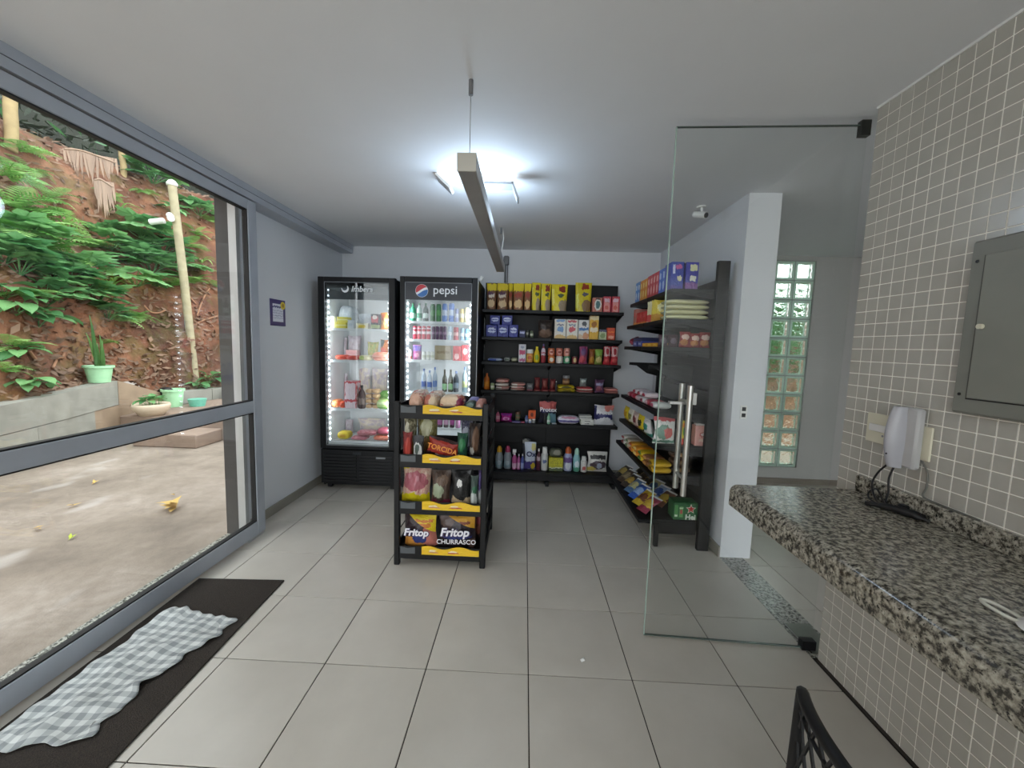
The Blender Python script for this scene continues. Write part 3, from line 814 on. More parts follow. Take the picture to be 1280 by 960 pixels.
globe(f2, (-1.015-f2c, .0075, 1.895), .058)

# silver strip on the door edge and a white tube leaning out above the drinks fridge
MB().box(F2X1-f2c, F2X1-f2c+.004, .006, .046, .41, 2.012).build('door_edge_strip', M_ALU2, f2)
wt = tag(MB().tube([(-.497, 2.16, 2.0105), (-.478, 2.16, 2.052)], .017, 10).build('white_tube', M_WHITE, None, 'auto'), 'short white tube sticking up at the top corner of the drinks fridge', 'tube')

# ================================================================== BLACK SHELVING
def shelf_board(t, x0, x1, y0, y1, z, th, lip):
    o = MB().cbox(x0, x1, y0, y1, z-th, z, .003).build('shelf', M_BLACK, t)
    return o
GX = (-.50, .905); GYF = 2.42; GYB = 2.70
gon = thing('shelving_unit', 'tall black metal shelving unit of groceries against the back wall', 'shelving', (0, 0, 0))
for (x0, x1) in ((-.50, .2), (.2, .885)):
    for k in range(7):
        MB().cbox(x0+.002, x1-.002, GYB, GYB+.02, .08+k*.2857, .08+(k+1)*.2857-.003, .001).build('back_panel', M_BLACK, gon)
for x in (-.49, .19, .865): MB().cbox(x, x+.035, GYB+.02, GYB+.05, 0, 2.08, .002).build('upright', M_BLACK, gon)
for x in (-.49, .19, .865): MB().cbox(x, x+.035, 2.36, GYB+.02, 0, .05, .003).build('foot', M_BLACK, gon)
GZ = [1.780, 1.507, 1.257, .967, .634, .136]
for k, z in enumerate(GZ):
    yf = GYF if k < 5 else 2.38
    for (x0, x1) in ((-.50, .2), (.2, .905)):
        s_ = MB().cbox(x0+.001, x1-.001, yf, GYB, z-.032, z, .003).build('shelf', M_BLACK, gon)
        for xx in (x0+.002, x1-.012):
            MB().prism([(GYB, z-.032), (yf+.03, z-.032), (GYB, z-.085)], 0, .008).xf(Matrix(((0, 1, 0, xx), (1, 0, 0, 0), (0, 0, 1, 0), (0, 0, 0, 1)))).build('bracket', M_BLACK, s_)
MB().box(-.49, .9, 2.392, 2.40, .05, .1).build('kick_plate', M_BLACK, gon)

# side shelving along the partition
RG = dict(x1=1.30, y0=1.185, y1=2.28)
rgon = thing('side_shelving_unit', 'tall black metal shelving unit of snacks along the white partition', 'shelving', (0, 0, 0))
for y in (1.165, 2.26): MB().cbox(1.215, 1.295, y, y+.035, 0, 2.03, .003).build('upright', M_BLACK, rgon)
for k in range(7):
    MB().cbox(1.275, 1.295, 1.201, 2.259, .07+k*.2657, .07+(k+1)*.2657-.003, .001).build('back_panel', M_BLACK, rgon)
RZ = [1.845, 1.640, 1.447, .985, .75, .535, .205]
RXF = [.925, .905, .89, .885, .88, .86, .80]
for z, xf in zip(RZ, RXF):
    for (a, b) in ((1.2, 1.735), (1.735, 2.28)):
        s_ = MB().cbox(xf, 1.275, a+.001, b-.001, z-.03, z, .003).build('shelf', M_BLACK, rgon)
        for yy in (a+.003, b-.011):
            MB().prism([(1.275, z-.03), (xf+.05, z-.03), (1.275, z-.08)], yy, yy+.008).build('bracket', M_BLACK, s_)
for y in (1.6, 2.2):   # spare bracket arms without a shelf
    MB().prism([(1.275, 1.30), (.93, 1.30), (.93, 1.275), (1.0, 1.27), (1.1, 1.2), (1.275, 1.16)], y, y+.02).build('spare_bracket', M_BLACK, rgon)
for (x, y) in ((.92, 1.2), (.92, 2.24)): MB().cbox(x, x+.03, y, y+.03, 0, .175, .002).build('foot', M_BLACK, rgon)
MB().box(.93, 1.215, 1.205, 1.225, .10, .175).build('kick_plate', M_BLACK, rgon)

# snack stand in the middle of the floor
SX0, SX1, SY0, SY1 = -.858, -.272, .805, 1.39
std = thing('snack_stand', 'black four tier snack stand with yellow price strips on the floor', 'display stand', (0, 0, 0))
for (x, y) in ((SX0, SY0), (SX1-.035, SY0), (SX0, SY1-.035), (SX1-.035, SY1-.035)):
    MB().cbox(x, x+.035, y, y+.035, 0, 1.06, .004).build('leg', M_BLACK, std)
SZ = [.985, .675, .372, .075]
M_YEL = pk('#e8bd12', ('e', .20, .42, .07, .16, '#e9d9b0'), ('r', .13, .30, .22, .36, '#c98a5c'), ('e', .56, .42, .07, .16, '#e9d9b0'), ('r', .48, .66, .22, .36, '#b9553c'), rough=.4)
for z in SZ:
    s_ = MB().cbox(SX0+.01, SX1-.01, SY0+.008, SY1-.008, z-.012, z, .002).build('tray', M_BLACK, std)
    MB().box(SX0+.035, SX1-.035, SY0+.004, SY0+.0075, z-.03, z+.055).build('front_lip', M_BLACK, std)
    for x in (SX0+.004, SX1-.012): MB().box(x, x+.008, SY0+.035, SY1-.035, z-.012, z+.05).build('side_lip', M_BLACK, std)
    MB().box(SX0+.035, SX1-.035, SY1-.012, SY1-.004, z-.012, z+.05).build('back_lip', M_BLACK, std)
    P = [(-.678, z+.005), (-.312, z+.005)]
    for k in range(21):
        t = k/20; P.append((-.312-(.366)*t, z+.052+.010*math.sin((1-t)*4*PI*.9+.4)))
    MB().prism(P, SY0-.001, SY0+.0038).build('price_strip', M_YEL, std)
    MB().prism([(-.815, z+.008), (-.722, z+.008), (-.722, z+.05), (-.768, z+.043), (-.815, z+.052)], SY0-.001, SY0+.0038).build('price_tag', plain('grey_tag', '#55595c', .5), std)
    if z > .9: continue
    MB().tube([(SX1-.012, SY0+.03, z+.13), (SX1-.012, SY1-.03, z+.13)], .004, 6).build('side_rail', M_BLACK, std)
    MB().tube([(SX0+.012, SY0+.03, z+.13), (SX0+.012, SY1-.03, z+.13)], .004, 6).build('side_rail', M_BLACK, std)

# ================================================================== PRODUCTS
_mesh = {}
def rnd(x): return round(x, 3)
def get(key, fn):
    if key not in _mesh: _mesh[key] = fn()
    return _mesh[key]
def with_mat(me, mat):
    k = ('wm', me.name, mat.name)
    if k not in _mesh:
        c = me.copy(); c.materials.clear(); c.materials.append(mat); _mesh[k] = c
    return _mesh[k]
def sgn(x, e): return (abs(x)**e)*(1 if x >= 0 else -1)
def me_bag(w, h, d):
    """pillow bag standing up, crimped seals at top and bottom"""
    def f():
        b = MB(); n, m = 12, 14
        rr = random.Random(int(w*9000+h*700))
        ph = rr.random()*6
        for s_ in (-1, 1):
            def fn(u, v, s_=s_):
                vv = min(1, max(0, (v-.06)/.88))
                bul = (math.sin(PI*u)**.55)*(math.sin(PI*vv)**.5 if 0 < vv < 1 else 0)
                x = (u-.5)*w*(1-.09*math.sin(PI*vv))+.02*w*math.sin(v*7+ph)
                cr = 1+.16*math.sin(u*15+v*9+ph)*math.sin(v*12+ph)+.08*math.sin(u*29-v*21+ph)
                return (x, s_*(.0012+bul*d/2*cr), v*h*(1-.045*math.sin(u*PI)*(1 if v > .9 else 0)*math.sin(ph)))
            b.grid(fn, n, m)
        return b.mesh('bag', None, True)
    return get(('bag', rnd(w), rnd(h), rnd(d)), f)
def me_pouch(w, h, d):
    def f():
        b = MB(); n, m = 16, 8
        def fn(u, v):
            a = 2*PI*u
            t = max(.03, (1-v**1.6)) if v < .93 else .03
            ww = w/2*(.90+.10*v)
            return (ww*sgn(math.cos(a), .6), d/2*t*sgn(math.sin(a), .75), v*h)
        b.grid(fn, n, m); k = len(b.v)
        b.add([fn(i/n, 0) for i in range(n)], [tuple(range(n))])
        return b.mesh('pouch', None, True)
    return get(('pouch', rnd(w), rnd(h), rnd(d)), f)
def me_box(w, h, d):
    return get(('box', rnd(w), rnd(h), rnd(d)), lambda: MB().cbox(-w/2, w/2, -d/2, d/2, 0, h, min(w, h, d)*.035).mesh('carton'))
def me_flat(w, h, d):
    """soft pack lying flat"""
    def f():
        def fn(u, v):
            a = 2*PI*u; r = math.sin(PI*v)**.45 if 0 < v < 1 else 0
            return (w/2*r*sgn(math.cos(a), .45), d/2*r*sgn(math.sin(a), .45), h/2-h/2*math.cos(PI*v))
        return MB().grid(fn, 20, 8).mesh('soft_pack', None, True)
    return get(('flat', rnd(w), rnd(h), rnd(d)), f)
PROF = {
 'bottle': [(.44, 0), (.5, .03), (.5, .58), (.45, .68), (.24, .80), (.17, .86), (.17, .90)],
 'beer':   [(.45, 0), (.5, .02), (.5, .52), (.44, .62), (.22, .76), (.19, .93)],
 'softener': [(.40, 0), (.5, .05), (.48, .30), (.5, .55), (.36, .72), (.33, .74)],
 'spray':  [(.46, 0), (.5, .03), (.5, .55), (.30, .66), (.18, .72)],
 'aero':   [(.48, 0), (.5, .02), (.5, .70), (.40, .74)],
 'jar':    [(.44, 0), (.5, .04), (.5, .66), (.42, .72)],
 'lemon':  [(.38, 0), (.5, .12), (.5, .45), (.36, .7), (.24, .80), (.22, .86)],
}
CAPZ = {'bottle': (.88, 1, .20), 'beer': (.92, 1, .21), 'softener': (.73, 1, .33), 'spray': (.71, 1, .2), 'aero': (.73, 1, .38), 'jar': (.70, 1, .5), 'lemon': (.85, 1, .22)}
def me_prof(kind, w, h):
    def f():
        pr = [(r*w, z*h) for r, z in PROF[kind]]
        return MB().lathe(pr, 14).mesh('bottle_body', None, True)
    return get((kind, rnd(w), rnd(h)), f)
def me_cap(kind, w, h):
    def f():
        z0, z1, r = CAPZ[kind]
        if kind == 'spray':
            b = MB().lathe([(r*w, z0*h), (r*w*.8, z0*h+.03*h), (r*w*.7, .84*h)], 10)
            b.box(-.42*w, .30*w, -.13*w, .13*w, .84*h, h)
            b.box(-.40*w, -.28*w, -.08*w, .08*w, .74*h, .84*h)
            return b.mesh('cap')
        tp = .55 if kind == 'softener' else .92
        return MB().lathe([(r*w, z0*h), (r*w, z0*h+(z1-z0)*h*.6), (r*w*tp, h)], 12).mesh('cap', None, 'auto')
    return get(('cap', kind, rnd(w), rnd(h)), f)
def me_can(w, h):
    return get(('can', rnd(w), rnd(h)), lambda: MB().lathe([(.40*w, 0), (.5*w, .04*h), (.5*w, .90*h), (.42*w, .97*h), (.42*w, h)], 14).mesh('can_body', None, 'auto'))
M_LID = plain('can_lid', '#b9bcc0', .3, .8)

def item(kind, name, label, cat, pos, w, h, d, mat, rz=0, group=None, cap=None, rot=None):
    if kind in PROF:
        t = thing(name, label, cat, pos, rz, group, rot)
        link('body', with_mat(me_prof(kind, w, h), mat), t)
        link('cap', with_mat(me_cap(kind, w, h), cap or M_WHITE), t)
        return t
    if kind == 'can':
        t = thing(name, label, cat, pos, rz, group, rot)
        link('body', with_mat(me_can(w, h), mat), t)
        link('lid', get(('lid', rnd(w)), lambda: MB().lathe([(.41*w, 0), (.40*w, .002)], 14).mesh('lid', M_LID)), t, (0, 0, h-.0015))
        return t
    me = {'bag': me_bag, 'pouch': me_pouch, 'box': me_box, 'flat': me_flat}[kind](w, h, d)
    return tag(link(name, with_mat(me, mat), None, pos, rz, rot), label, cat, group)

# ---------------------------------------------------------------- back shelving, by shelf
def bk_item(tier, u0, u1, vt, kind, name, label, cat, mat, d=.1, group=None, cap=None, base=None, yf=2.455, dy=0):
    z0 = GZ[tier]+.0008 if base is None else base
    y = yf+dy
    vb = 480-FPX*(Vector((.2, y, z0))-CAM).dot(CU)/(Vector((.2, y, z0))-CAM).dot(CF)
    a = PY(u0, (vt+vb)/2, y).x; b = PY(u1, (vt+vb)/2, y).x; zt = PY((u0+u1)/2, vt, y).z
    w, h = (b-a)*.985, max(.01, zt-z0)
    if kind in PROF or kind == 'can': d = w
    return item(kind, name, label, cat, ((a+b)/2, y+d/2, z0), w, h, d, mat, 0, group, cap)
G1 = 'groceries on the back shelving top shelf'
gran = pk('#7d5336', ('b', .72, 1, '#e6cf1d'), ('r', .2, .8, .45, .62, '#d9cdbb'), ('e', .5, .22, .36, .14, '#d8b98a'), ('r', .15, .7, .56, .66, '#5b3550'), rough=.3)
gran2 = pk('#8a5a3a', ('b', .70, 1, '#e9d31f'), ('e', .5, .55, .34, .10, '#a0402c'), ('e', .5, .22, .40, .15, '#e0bd86'), rough=.3)
yel = pk('#e2cf1e', ('r', .45, .85, .72, .92, '#8e2f24'), ('e', .62, .58, .2, .07, '#4a5a3e'), ('e', .75, .2, .3, .22, '#9c8a72'), ('r', .0, .16, .2, .8, '#efe67a'), rough=.3)
yel2 = pk('#d3c321', ('r', .4, .82, .76, .93, '#9a3325'), ('e', .6, .6, .22, .06, '#5d5a70'), ('e', .7, .2, .32, .2, '#8d6f50'), ('r', .0, .2, .1, .6, '#dfe06a'), rough=.3)
for (a, b, m, l) in ((608, 620.3, gran, 'yellow topped brown granola pouch, leftmost on the top back shelf'), (620.6, 635.5, gran, 'yellow topped brown granola pouch, second from the left on the top back shelf'), (635.5, 641, gran2, 'narrow sliver of granola pouch third from the left on the top back shelf'), (641.2, 654.8, gran2, 'granola pouch with orange fruit print fourth from the left on the top back shelf'), (655, 664.2, gran2, 'granola pouch touching the first plain yellow pouch on the top back shelf')):
    bk_item(0, a, b, 353.4, 'pouch', 'granola_pouch', l, 'pouch', m, .08, 'granola pouches on the top back shelf', dy=.012 if b-a < 6 else 0)
for (a, b, t, m, l) in ((664.5, 676, 352.5, yel, 'bright yellow pouch, first of three right of the granola on the top back shelf'), (676.2, 689, 353.6, yel, 'bright yellow pouch, middle of the three together on the top back shelf'), (689.2, 710, 354.5, yel, 'wide yellow pouch with red mark, last of three together on the top back shelf'), (719.3, 740.3, 352.6, yel2, 'olive yellow pouch standing alone on the top back shelf')):
    bk_item(0, a, b, t, 'pouch', 'yellow_pouch', l, 'pouch', m, .085, 'yellow pouches on the top back shelf')
bk_item(0, 740.8, 753, 372, 'box', 'tea_box', 'small salmon box with dark round picture on the top back shelf', 'box', pk('#c87a68', ('e', .55, .5, .36, .4, '#dfe0d6'), ('e', .55, .5, .22, .28, '#4d7a78'), ('r', .3, .8, .86, .97, '#5a3a34')), .06)
for (a, b, l) in ((754.2, 763.8, 'red and pink small box, left of the pair at the top back shelf end'), (764.8, 774.8, 'red and pink small box, right of the pair at the top back shelf end')):
    bk_item(0, a, b, 370.6, 'box', 'gelatin_box', l, 'box', pk('#c13c4a', ('r', .12, .82, .05, .62, '#e59a92'), ('r', .12, .82, .64, .86, '#e3c4cf'), ('e', .45, .3, .25, .14, '#d86a5c')), .06, 'red and pink boxes on the top back shelf')
# shelf 2
blu = pk('#252f86', ('e', .5, .55, .38, .22, '#c9d0ec'), ('r', .12, .88, .50, .58, '#39459e'), ('r', .3, .7, .3, .36, '#8f99d2'), rough=.3)
zb = GZ[1]+.0008
zt1 = PY(625, 406, 2.455).z
for (a, b, l) in ((607.4, 621.5, 'blue paper roll pack, left of the bottom row on the second back shelf'), (621.9, 635.6, 'blue paper roll pack, middle of the bottom row on the second back shelf'), (636, 647.6, 'blue paper roll pack, right of the bottom row on the second back shelf')):
    bk_item(1, a, b, 406, 'box', 'blue_pack', l, 'pack', blu, .1, 'blue packs on the second back shelf')
for (a, b, l) in ((612.5, 625, 'blue paper roll pack, left one stacked on top on the second back shelf'), (627.4, 640.4, 'blue paper roll pack, right one stacked on top on the second back shelf')):
    bk_item(1, a, b, 394.2, 'box', 'blue_pack', l, 'pack', blu, .1, 'blue packs on the second back shelf', base=zt1+.001)
bk_item(1, 649, 656.5, 412.6, 'box', 'small_tin', 'little dark blue tin beside the blue packs on the second back shelf', 'tin', pk('#2a2f5c', ('r', .1, .9, .5, .8, '#b9bfe0')), .06)
bk_item(1, 657.5, 661, 412.8, 'can', 'small_jar', 'tiny dark jar right of the blue tin on the second back shelf', 'jar', pk('#3a3a34', ('b', .4, .7, '#a8a89a')))
bk_item(1, 662.5, 667, 413.4, 'can', 'small_jar', 'tiny pale green jar beside the dark cereal bag on the second back shelf', 'jar', pk('#5d6a52', ('b', .3, .6, '#c8cdb8')))
bk_item(1, 672.5, 691, 399, 'bag', 'cereal_bag', 'dark brown see through cereal bag on the second back shelf', 'bag', pk('#2d2623', ('e', .5, .25, .45, .22, '#7a6252'), ('r', .15, .85, .62, .70, '#4b413a'), speck=('#40352e', 14)), .1)
cart = lambda c: pk('#e6e2d6', ('r', .12, .88, .86, .96, c), ('r', .2, .8, .66, .74, '#8b8fa0'), ('e', .5, .48, .3, .14, c), ('e', .5, .06, .5, .14, '#d9b878'))
bk_item(1, 693.3, 707.6, 398.8, 'box', 'milk_carton', 'white carton with pale blue print on the second back shelf', 'carton', cart('#7ca3cf'), .07)
bk_item(1, 708, 722.4, 399.2, 'box', 'milk_carton', 'white carton with red print on the second back shelf', 'carton', cart('#cf5560'), .07)
bk_item(1, 723, 736.4, 400, 'box', 'oat_box', 'white box with blue band and bear coloured picture on the second back shelf', 'box', pk('#e2e2df', ('r', .05, .95, .45, .60, '#3f77b5'), ('e', .55, .8, .25, .14, '#4b4f55'), ('e', .7, .16, .3, .18, '#d59a72'), ('e', .2, .12, .2, .14, '#d9c0a0')), .07)
bk_item(1, 736.8, 748.4, 394.7, 'box', 'starch_box', 'tall yellow and cream box on the second back shelf', 'box', pk('#e3b33c', ('b', .82, 1, '#e7d7a8'), ('r', .1, .9, .32, .50, '#efe6cc'), ('e', .5, .64, .3, .12, '#a96a24')), .07)
bk_item(1, 748.9, 758.3, 412, 'box', 'soup_box', 'low pale green box on the second back shelf', 'box', pk('#c5cfa6', ('b', .78, 1, '#5a5876'), ('e', .5, .4, .35, .25, '#8aa06a')), .06)
bk_item(1, 759, 769, 409.8, 'box', 'biscuit_box', 'small orange red box at the right end of the second back shelf', 'box', pk('#d4502f', ('r', .15, .85, .1, .35, '#efb29a'), ('r', .1, .9, .6, .7, '#f0843c')), .06)
# shelf 3
for (a, b, t, l, m) in ((609, 628, 447.6, 'flat blue and white packet lying on the third back shelf', pk('#aeb8cf', ('r', .1, .6, .2, .8, '#39509a'))), (629.5, 638, 446.8, 'flat silver packet beside the blue packet on the third back shelf', pk('#a8aaa2', ('r', .2, .8, .3, .7, '#53604e'))), (638.5, 647, 447, 'flat olive packet left of the pink carton on the third back shelf', pk('#8b8b70', ('r', .2, .8, .3, .7, '#c8c7a8')))):
    bk_item(2, a, b, t, 'flat', 'flat_packet', l, 'packet', m, .11)
bk_item(2, 648.3, 657.3, 430.3, 'box', 'cream_carton', 'slim white and pink carton on the third back shelf', 'carton', pk('#d4d2d6', ('r', .1, .9, .42, .66, '#c0416a'), ('r', .1, .9, .05, .2, '#b4547e'), ('e', .5, .85, .25, .06, '#9aa0b4')), .06)
bk_item(2, 657.7, 666.7, 436.8, 'jar', 'sauce_jar', 'squat orange jar with big white lid on the third back shelf', 'jar', pk('#d99a58', ('b', .25, .75, '#e0b25a'), ('e', .5, .5, .3, .2, '#c8663c')), cap=M_WHITE)
bk_item(2, 667.2, 675, 433.2, 'lemon', 'mustard_bottle', 'yellow squeeze bottle on the third back shelf', 'bottle', pk('#e0c41f', ('e', .5, .38, .3, .2, '#8aa63a')), cap=plain('yellow_cap', '#dccb2a', .4))
bk_item(2, 676.4, 682.3, 429.9, 'bottle', 'sauce_bottle', 'slim red and white bottle with purple cap on the third back shelf', 'bottle', pk('#8f2a34', ('b', .45, .85, '#d6ccd8'), ('b', .55, .62, '#b04a5a')), cap=plain('purple_cap', '#5a4a82', .4))
cz = GZ[2]+.0008; ch1 = PY(690, 445, 2.455).z
for (a, b, c0, c1, l) in ((685, 693.8, '#cf7a34', '#cf6a3c', 'orange'), (695.2, 703.9, '#d8d3cd', '#c26a58', 'white'), (704.8, 713, '#4e9a72', '#c98472', 'green')):
    bk_item(2, a, b, 445.2, 'can', 'food_tin', l+' banded food tin at the bottom of its stack on the third back shelf', 'tin', pk(c0, ('b', .2, .75, c1 if l == 'orange' else c0), ('e', .5, .5, .3, .3, '#e8e2d2')), group='stacked tins on the third back shelf')
    bk_item(2, a, b, 435.2, 'can', 'food_tin', 'pinkish food tin on top of the '+l+' banded tin on the third back shelf', 'tin', pk(c1, ('e', .5, .5, .36, .36, '#dba394'), ('r', .3, .7, .4, .6, '#8e3a30')), group='stacked tins on the third back shelf', base=ch1+.001)
bk_item(2, 715.5, 722, 445.7, 'can', 'food_tin', 'short dark red tin standing alone on the third back shelf', 'tin', pk('#7a2230', ('e', .5, .5, .3, .35, '#d9c78c')))
bk_item(2, 724.4, 735.2, 433.5, 'bag', 'sweets_bag', 'pink and violet bag on the third back shelf', 'bag', pk('#8b3f63', ('e', .4, .25, .4, .2, '#c0505a'), ('e', .5, .7, .3, .2, '#6a4a7a')), .07)
bk_item(2, 736.6, 744, 436, 'bag', 'spice_bag', 'narrow orange brown bag on the third back shelf', 'bag', pk('#8a4f22', ('e', .5, .3, .4, .2, '#c08a2e')), .06)
bk_item(2, 744.2, 754, 437, 'bag', 'herb_bag', 'green topped bag on the third back shelf', 'bag', pk('#7a8a3c', ('b', .6, .95, '#86b04a'), ('e', .5, .3, .35, .2, '#c8b87a')), .07)
for (a, b, l) in ((755.2, 764, 'red and white bag, left of the last two on the third back shelf'), (764.3, 773.8, 'red and white bag at the right end of the third back shelf')):
    bk_item(2, a, b, 433.6, 'bag', 'crisp_bag', l, 'bag', pk('#b92f3a', ('r', .1, .9, .45, .95, '#d7b9b6'), ('e', .5, .7, .2, .18, '#a82431'), ('e', .5, .22, .32, .1, '#d5605c')), .08, 'red and white bags on the third back shelf')
# shelf 4
bk_item(3, 604.5, 611.8, 466.5, 'bottle', 'oil_bottle', 'orange sauce bottle at the left end of the fourth back shelf', 'bottle', pk('#c96a1c', ('b', .2, .55, '#d98a2a')), cap=plain('orange_cap', '#c2601c', .4))
bk_item(3, 612.6, 618, 479, 'can', 'small_jar', 'small pale green jar beside the orange bottle on the fourth back shelf', 'jar', pk('#9aa878', ('b', .3, .6, '#dcd8c0')))
def stack_flat(tier, u0, u1, vts, name, labels, cat, mats, d, group, dy=0):
    base = GZ[tier]+.0008
    for i, (vt, l) in enumerate(zip(vts, labels)):
        o = bk_item(tier, u0+(i % 2)*.8, u1+(i % 2)*.8-.4, vt, 'flat', name, l, cat, mats[i % len(mats)], d, group, base=base, dy=dy)
        base = max(base+.01, PY((u0+u1)/2, vt, 2.455+dy).z)+.0005
rice = [pk('#dcd6cc', ('r', .5, .9, .2, .8, '#c98a84')), pk('#cf9488', ('r', .05, .45, .2, .8, '#e2dcd2')), pk('#d8cfc2'), pk('#c98277', ('e', .4, .5, .3, .4, '#d9a79b'))]
pos4 = ('lowest', 'second', 'third', 'topmost')
stack_flat(3, 618.2, 636.2, (488.5, 483.4, 479, 474), 'rice_bag', [q+' white rice bag in the left stack of the fourth back shelf' for q in pos4], 'bag', rice, .2, 'rice bags on the fourth back shelf')
stack_flat(3, 637.2, 656.8, (491.5, 487, 482.8, 479.2), 'rice_bag', [q+' pink and white rice bag in the right stack of the fourth back shelf' for q in pos4], 'bag', [rice[1], rice[3], rice[0]], .2, 'rice bags on the fourth back shelf')
bk_item(3, 658.5, 666, 479.5, 'box', 'seasoning_box', 'small dark grey box right of the rice stacks', 'box', pk('#4a4a4c', ('r', .2, .8, .5, .8, '#7c7c7c'), ('b', 0, .2, '#7a2c3c')), .06)
for i, (a, b) in enumerate(((667, 676), (676.4, 686), (686.4, 695.4))):
    bk_item(3, a, b, 490.5, 'flat', 'noodle_packet', ('left', 'middle', 'right')[i]+' flat red noodle packet in the row on the fourth back shelf', 'packet', pk('#a8323a', ('r', .2, .8, .3, .7, '#d9a29a')), .12, 'flat red packets on the fourth back shelf')
    bk_item(3, a+1, b-1, 472+i, 'bag', 'pasta_bag', ('left', 'middle', 'right')[i]+' dark red pasta bag behind the flat packets on the fourth back shelf', 'bag', pk('#6d2326', ('e', .5, .5, .3, .3, '#8c4a40')), .05, 'dark red pasta bags on the fourth back shelf', dy=.14)
bk_item(3, 694, 696.6, 476.5, 'bottle', 'tiny_bottle', 'thin dark bottle with white cap on the fourth back shelf', 'bottle', pk('#23262c'), cap=M_WHITE)
corn = [pk('#cdb62a', ('e', .5, .5, .3, .3, '#4a4420')), pk('#d6c238', ('r', .3, .7, .3, .7, '#5a5224'))]
stack_flat(3, 696.9, 720, (491.4, 486.8, 482), 'flour_bag', [q+' yellow bag in the stack of three on the fourth back shelf' for q in ('bottom', 'middle', 'top')], 'bag', corn, .2, 'yellow bags on the fourth back shelf')
bk_item(3, 703.5, 712.5, 469.8, 'jar', 'honey_jar', 'brown glass jar standing on the yellow bags', 'jar', pk('#6d4526', ('b', .3, .6, '#a8855a')), base=PY(708, 482, 2.455).z+.004, dy=.04, cap=plain('grey_cap', '#7c7c80', .4))
red3 = [pk('#c23a44', ('b', .3, .55, '#e6dcd6')), pk('#d9cfc8', ('b', .5, .8, '#bf3540'))]
stack_flat(3, 721.3, 742.8, (493.4, 489.2, 484.6), 'sugar_bag', [q+' red and white bag in the stack of three on the fourth back shelf' for q in ('bottom', 'middle', 'top')], 'bag', red3, .2, 'red and white bags on the fourth back shelf')
bk_item(3, 725, 733.6, 473, 'bag', 'coffee_bag', 'grey bag lying on the red and white stack', 'bag', pk('#7c8482', ('e', .5, .7, .35, .18, '#c4ccc8')), .06, base=PY(730, 484.6, 2.455).z+.003, dy=.06)
bk_item(3, 744, 756, 474.5, 'bag', 'beans_bag', 'dark violet bag on the fourth back shelf', 'bag', pk('#5a3a55', ('r', .1, .9, .55, .75, '#8c8aa8'), ('e', .4, .3, .3, .2, '#8a4a5a')), .08)
stack_flat(3, 757, 774.2, (494.4, 490, 485.8), 'salt_bag', [q+' pink bag in the stack at the right end of the fourth back shelf' for q in ('bottom', 'middle', 'top')], 'bag', [pk('#d98f86'), pk('#cf7f78', ('r', .2, .7, .3, .6, '#e6b9b0'))], .18, 'pink bags on the fourth back shelf')
# shelf 5
bk_item(4, 619.5, 625, 513.5, 'bottle', 'cream_bottle', 'pink bottle with dark cap at the left of the fifth back shelf', 'bottle', pk('#c05a78', ('b', .25, .6, '#dba0ae')), cap=M_BLACK2)
bk_item(4, 625.6, 639.8, 517.6, 'bag', 'sanitary_pack', 'bright magenta pack on the fifth back shelf', 'pack', pk('#c02f92', ('e', .5, .4, .3, .22, '#e8a8d8'), ('e', .5, .4, .16, .12, '#d050a8'), ('b', .8, .95, '#8c3aa0')), .09)
bk_item(4, 640.2, 650.8, 528, 'box', 'toothpaste_box', 'flat violet and white toothpaste box on the fifth back shelf', 'box', pk('#4a3f86', ('r', .05, .95, .4, .65, '#cdc6e4')), .06)
bk_item(4, 644, 650.5, 515, 'jar', 'deodorant', 'brown and green jar behind the toothpaste box', 'jar', pk('#5c6a4a', ('b', .4, .7, '#7c5a44')), dy=.08, cap=plain('brown_cap', '#6b4a3a', .4))
bk_item(4, 651.4, 655.6, 528.2, 'box', 'soap_box', 'tiny pink soap box on the fifth back shelf', 'box', pk('#c8486a', ('e', .5, .5, .3, .3, '#e8a0b4')), .05)
bk_item(4, 656.2, 660.2, 519.6, 'aero', 'spray_can', 'slim blue grey spray can on the fifth back shelf', 'spray can', pk('#5a6690', ('b', .3, .6, '#9aa4c4')), cap=plain('blue_cap', '#4a5a8c', .4))
t5 = bk_item(4, 660.6, 664.6, 524.5, 'jar', 'repellent_bottle', 'small white bottle under the orange box on the fifth back shelf', 'bottle', pk('#d5dae6', ('e', .5, .4, .3, .3, '#5a78b8')))
bk_item(4, 660.4, 669.6, 513.2, 'box', 'orange_box', 'orange box balanced above the small white bottle', 'box', pk('#d95a1f', ('e', .5, .5, .2, .25, '#7a2a12')), .05, base=PY(664, 523.8, 2.455).z, dy=.01)
bk_item(4, 665.3, 669.3, 524, 'jar', 'clear_jar', 'small clear grey jar next to the white bottle on the fifth back shelf', 'jar', pk('#8a8c90', ('b', .3, .5, '#b8bcc0')))
o5 = bk_item(4, 674.2, 696, 503, 'bag', 'washing_powder', 'large dark pack with red top and lettering on the fifth back shelf', 'pack', pk('#1c1d2c', ('b', .62, .98, '#c2605c'), ('e', .75, .2, .3, .28, '#6f9aa8'), ('r', .1, .8, .50, .64, '#2a2f60')), .1)
bk_item(4, 679.5, 683.2, 517.6, 'bottle', 'shampoo_bottle', 'thin black bottle in front of the dark pack on the fifth back shelf', 'bottle', pk('#16181a'), cap=M_BLACK2, dy=-.03)
bk_item(4, 683.8, 688.3, 517, 'bottle', 'shampoo_bottle', 'thin pale green bottle in front of the dark pack on the fifth back shelf', 'bottle', pk('#8fc8a8', ('b', .2, .45, '#e0e8e4')), cap=plain('green_cap', '#6aa886', .4), dy=-.03)
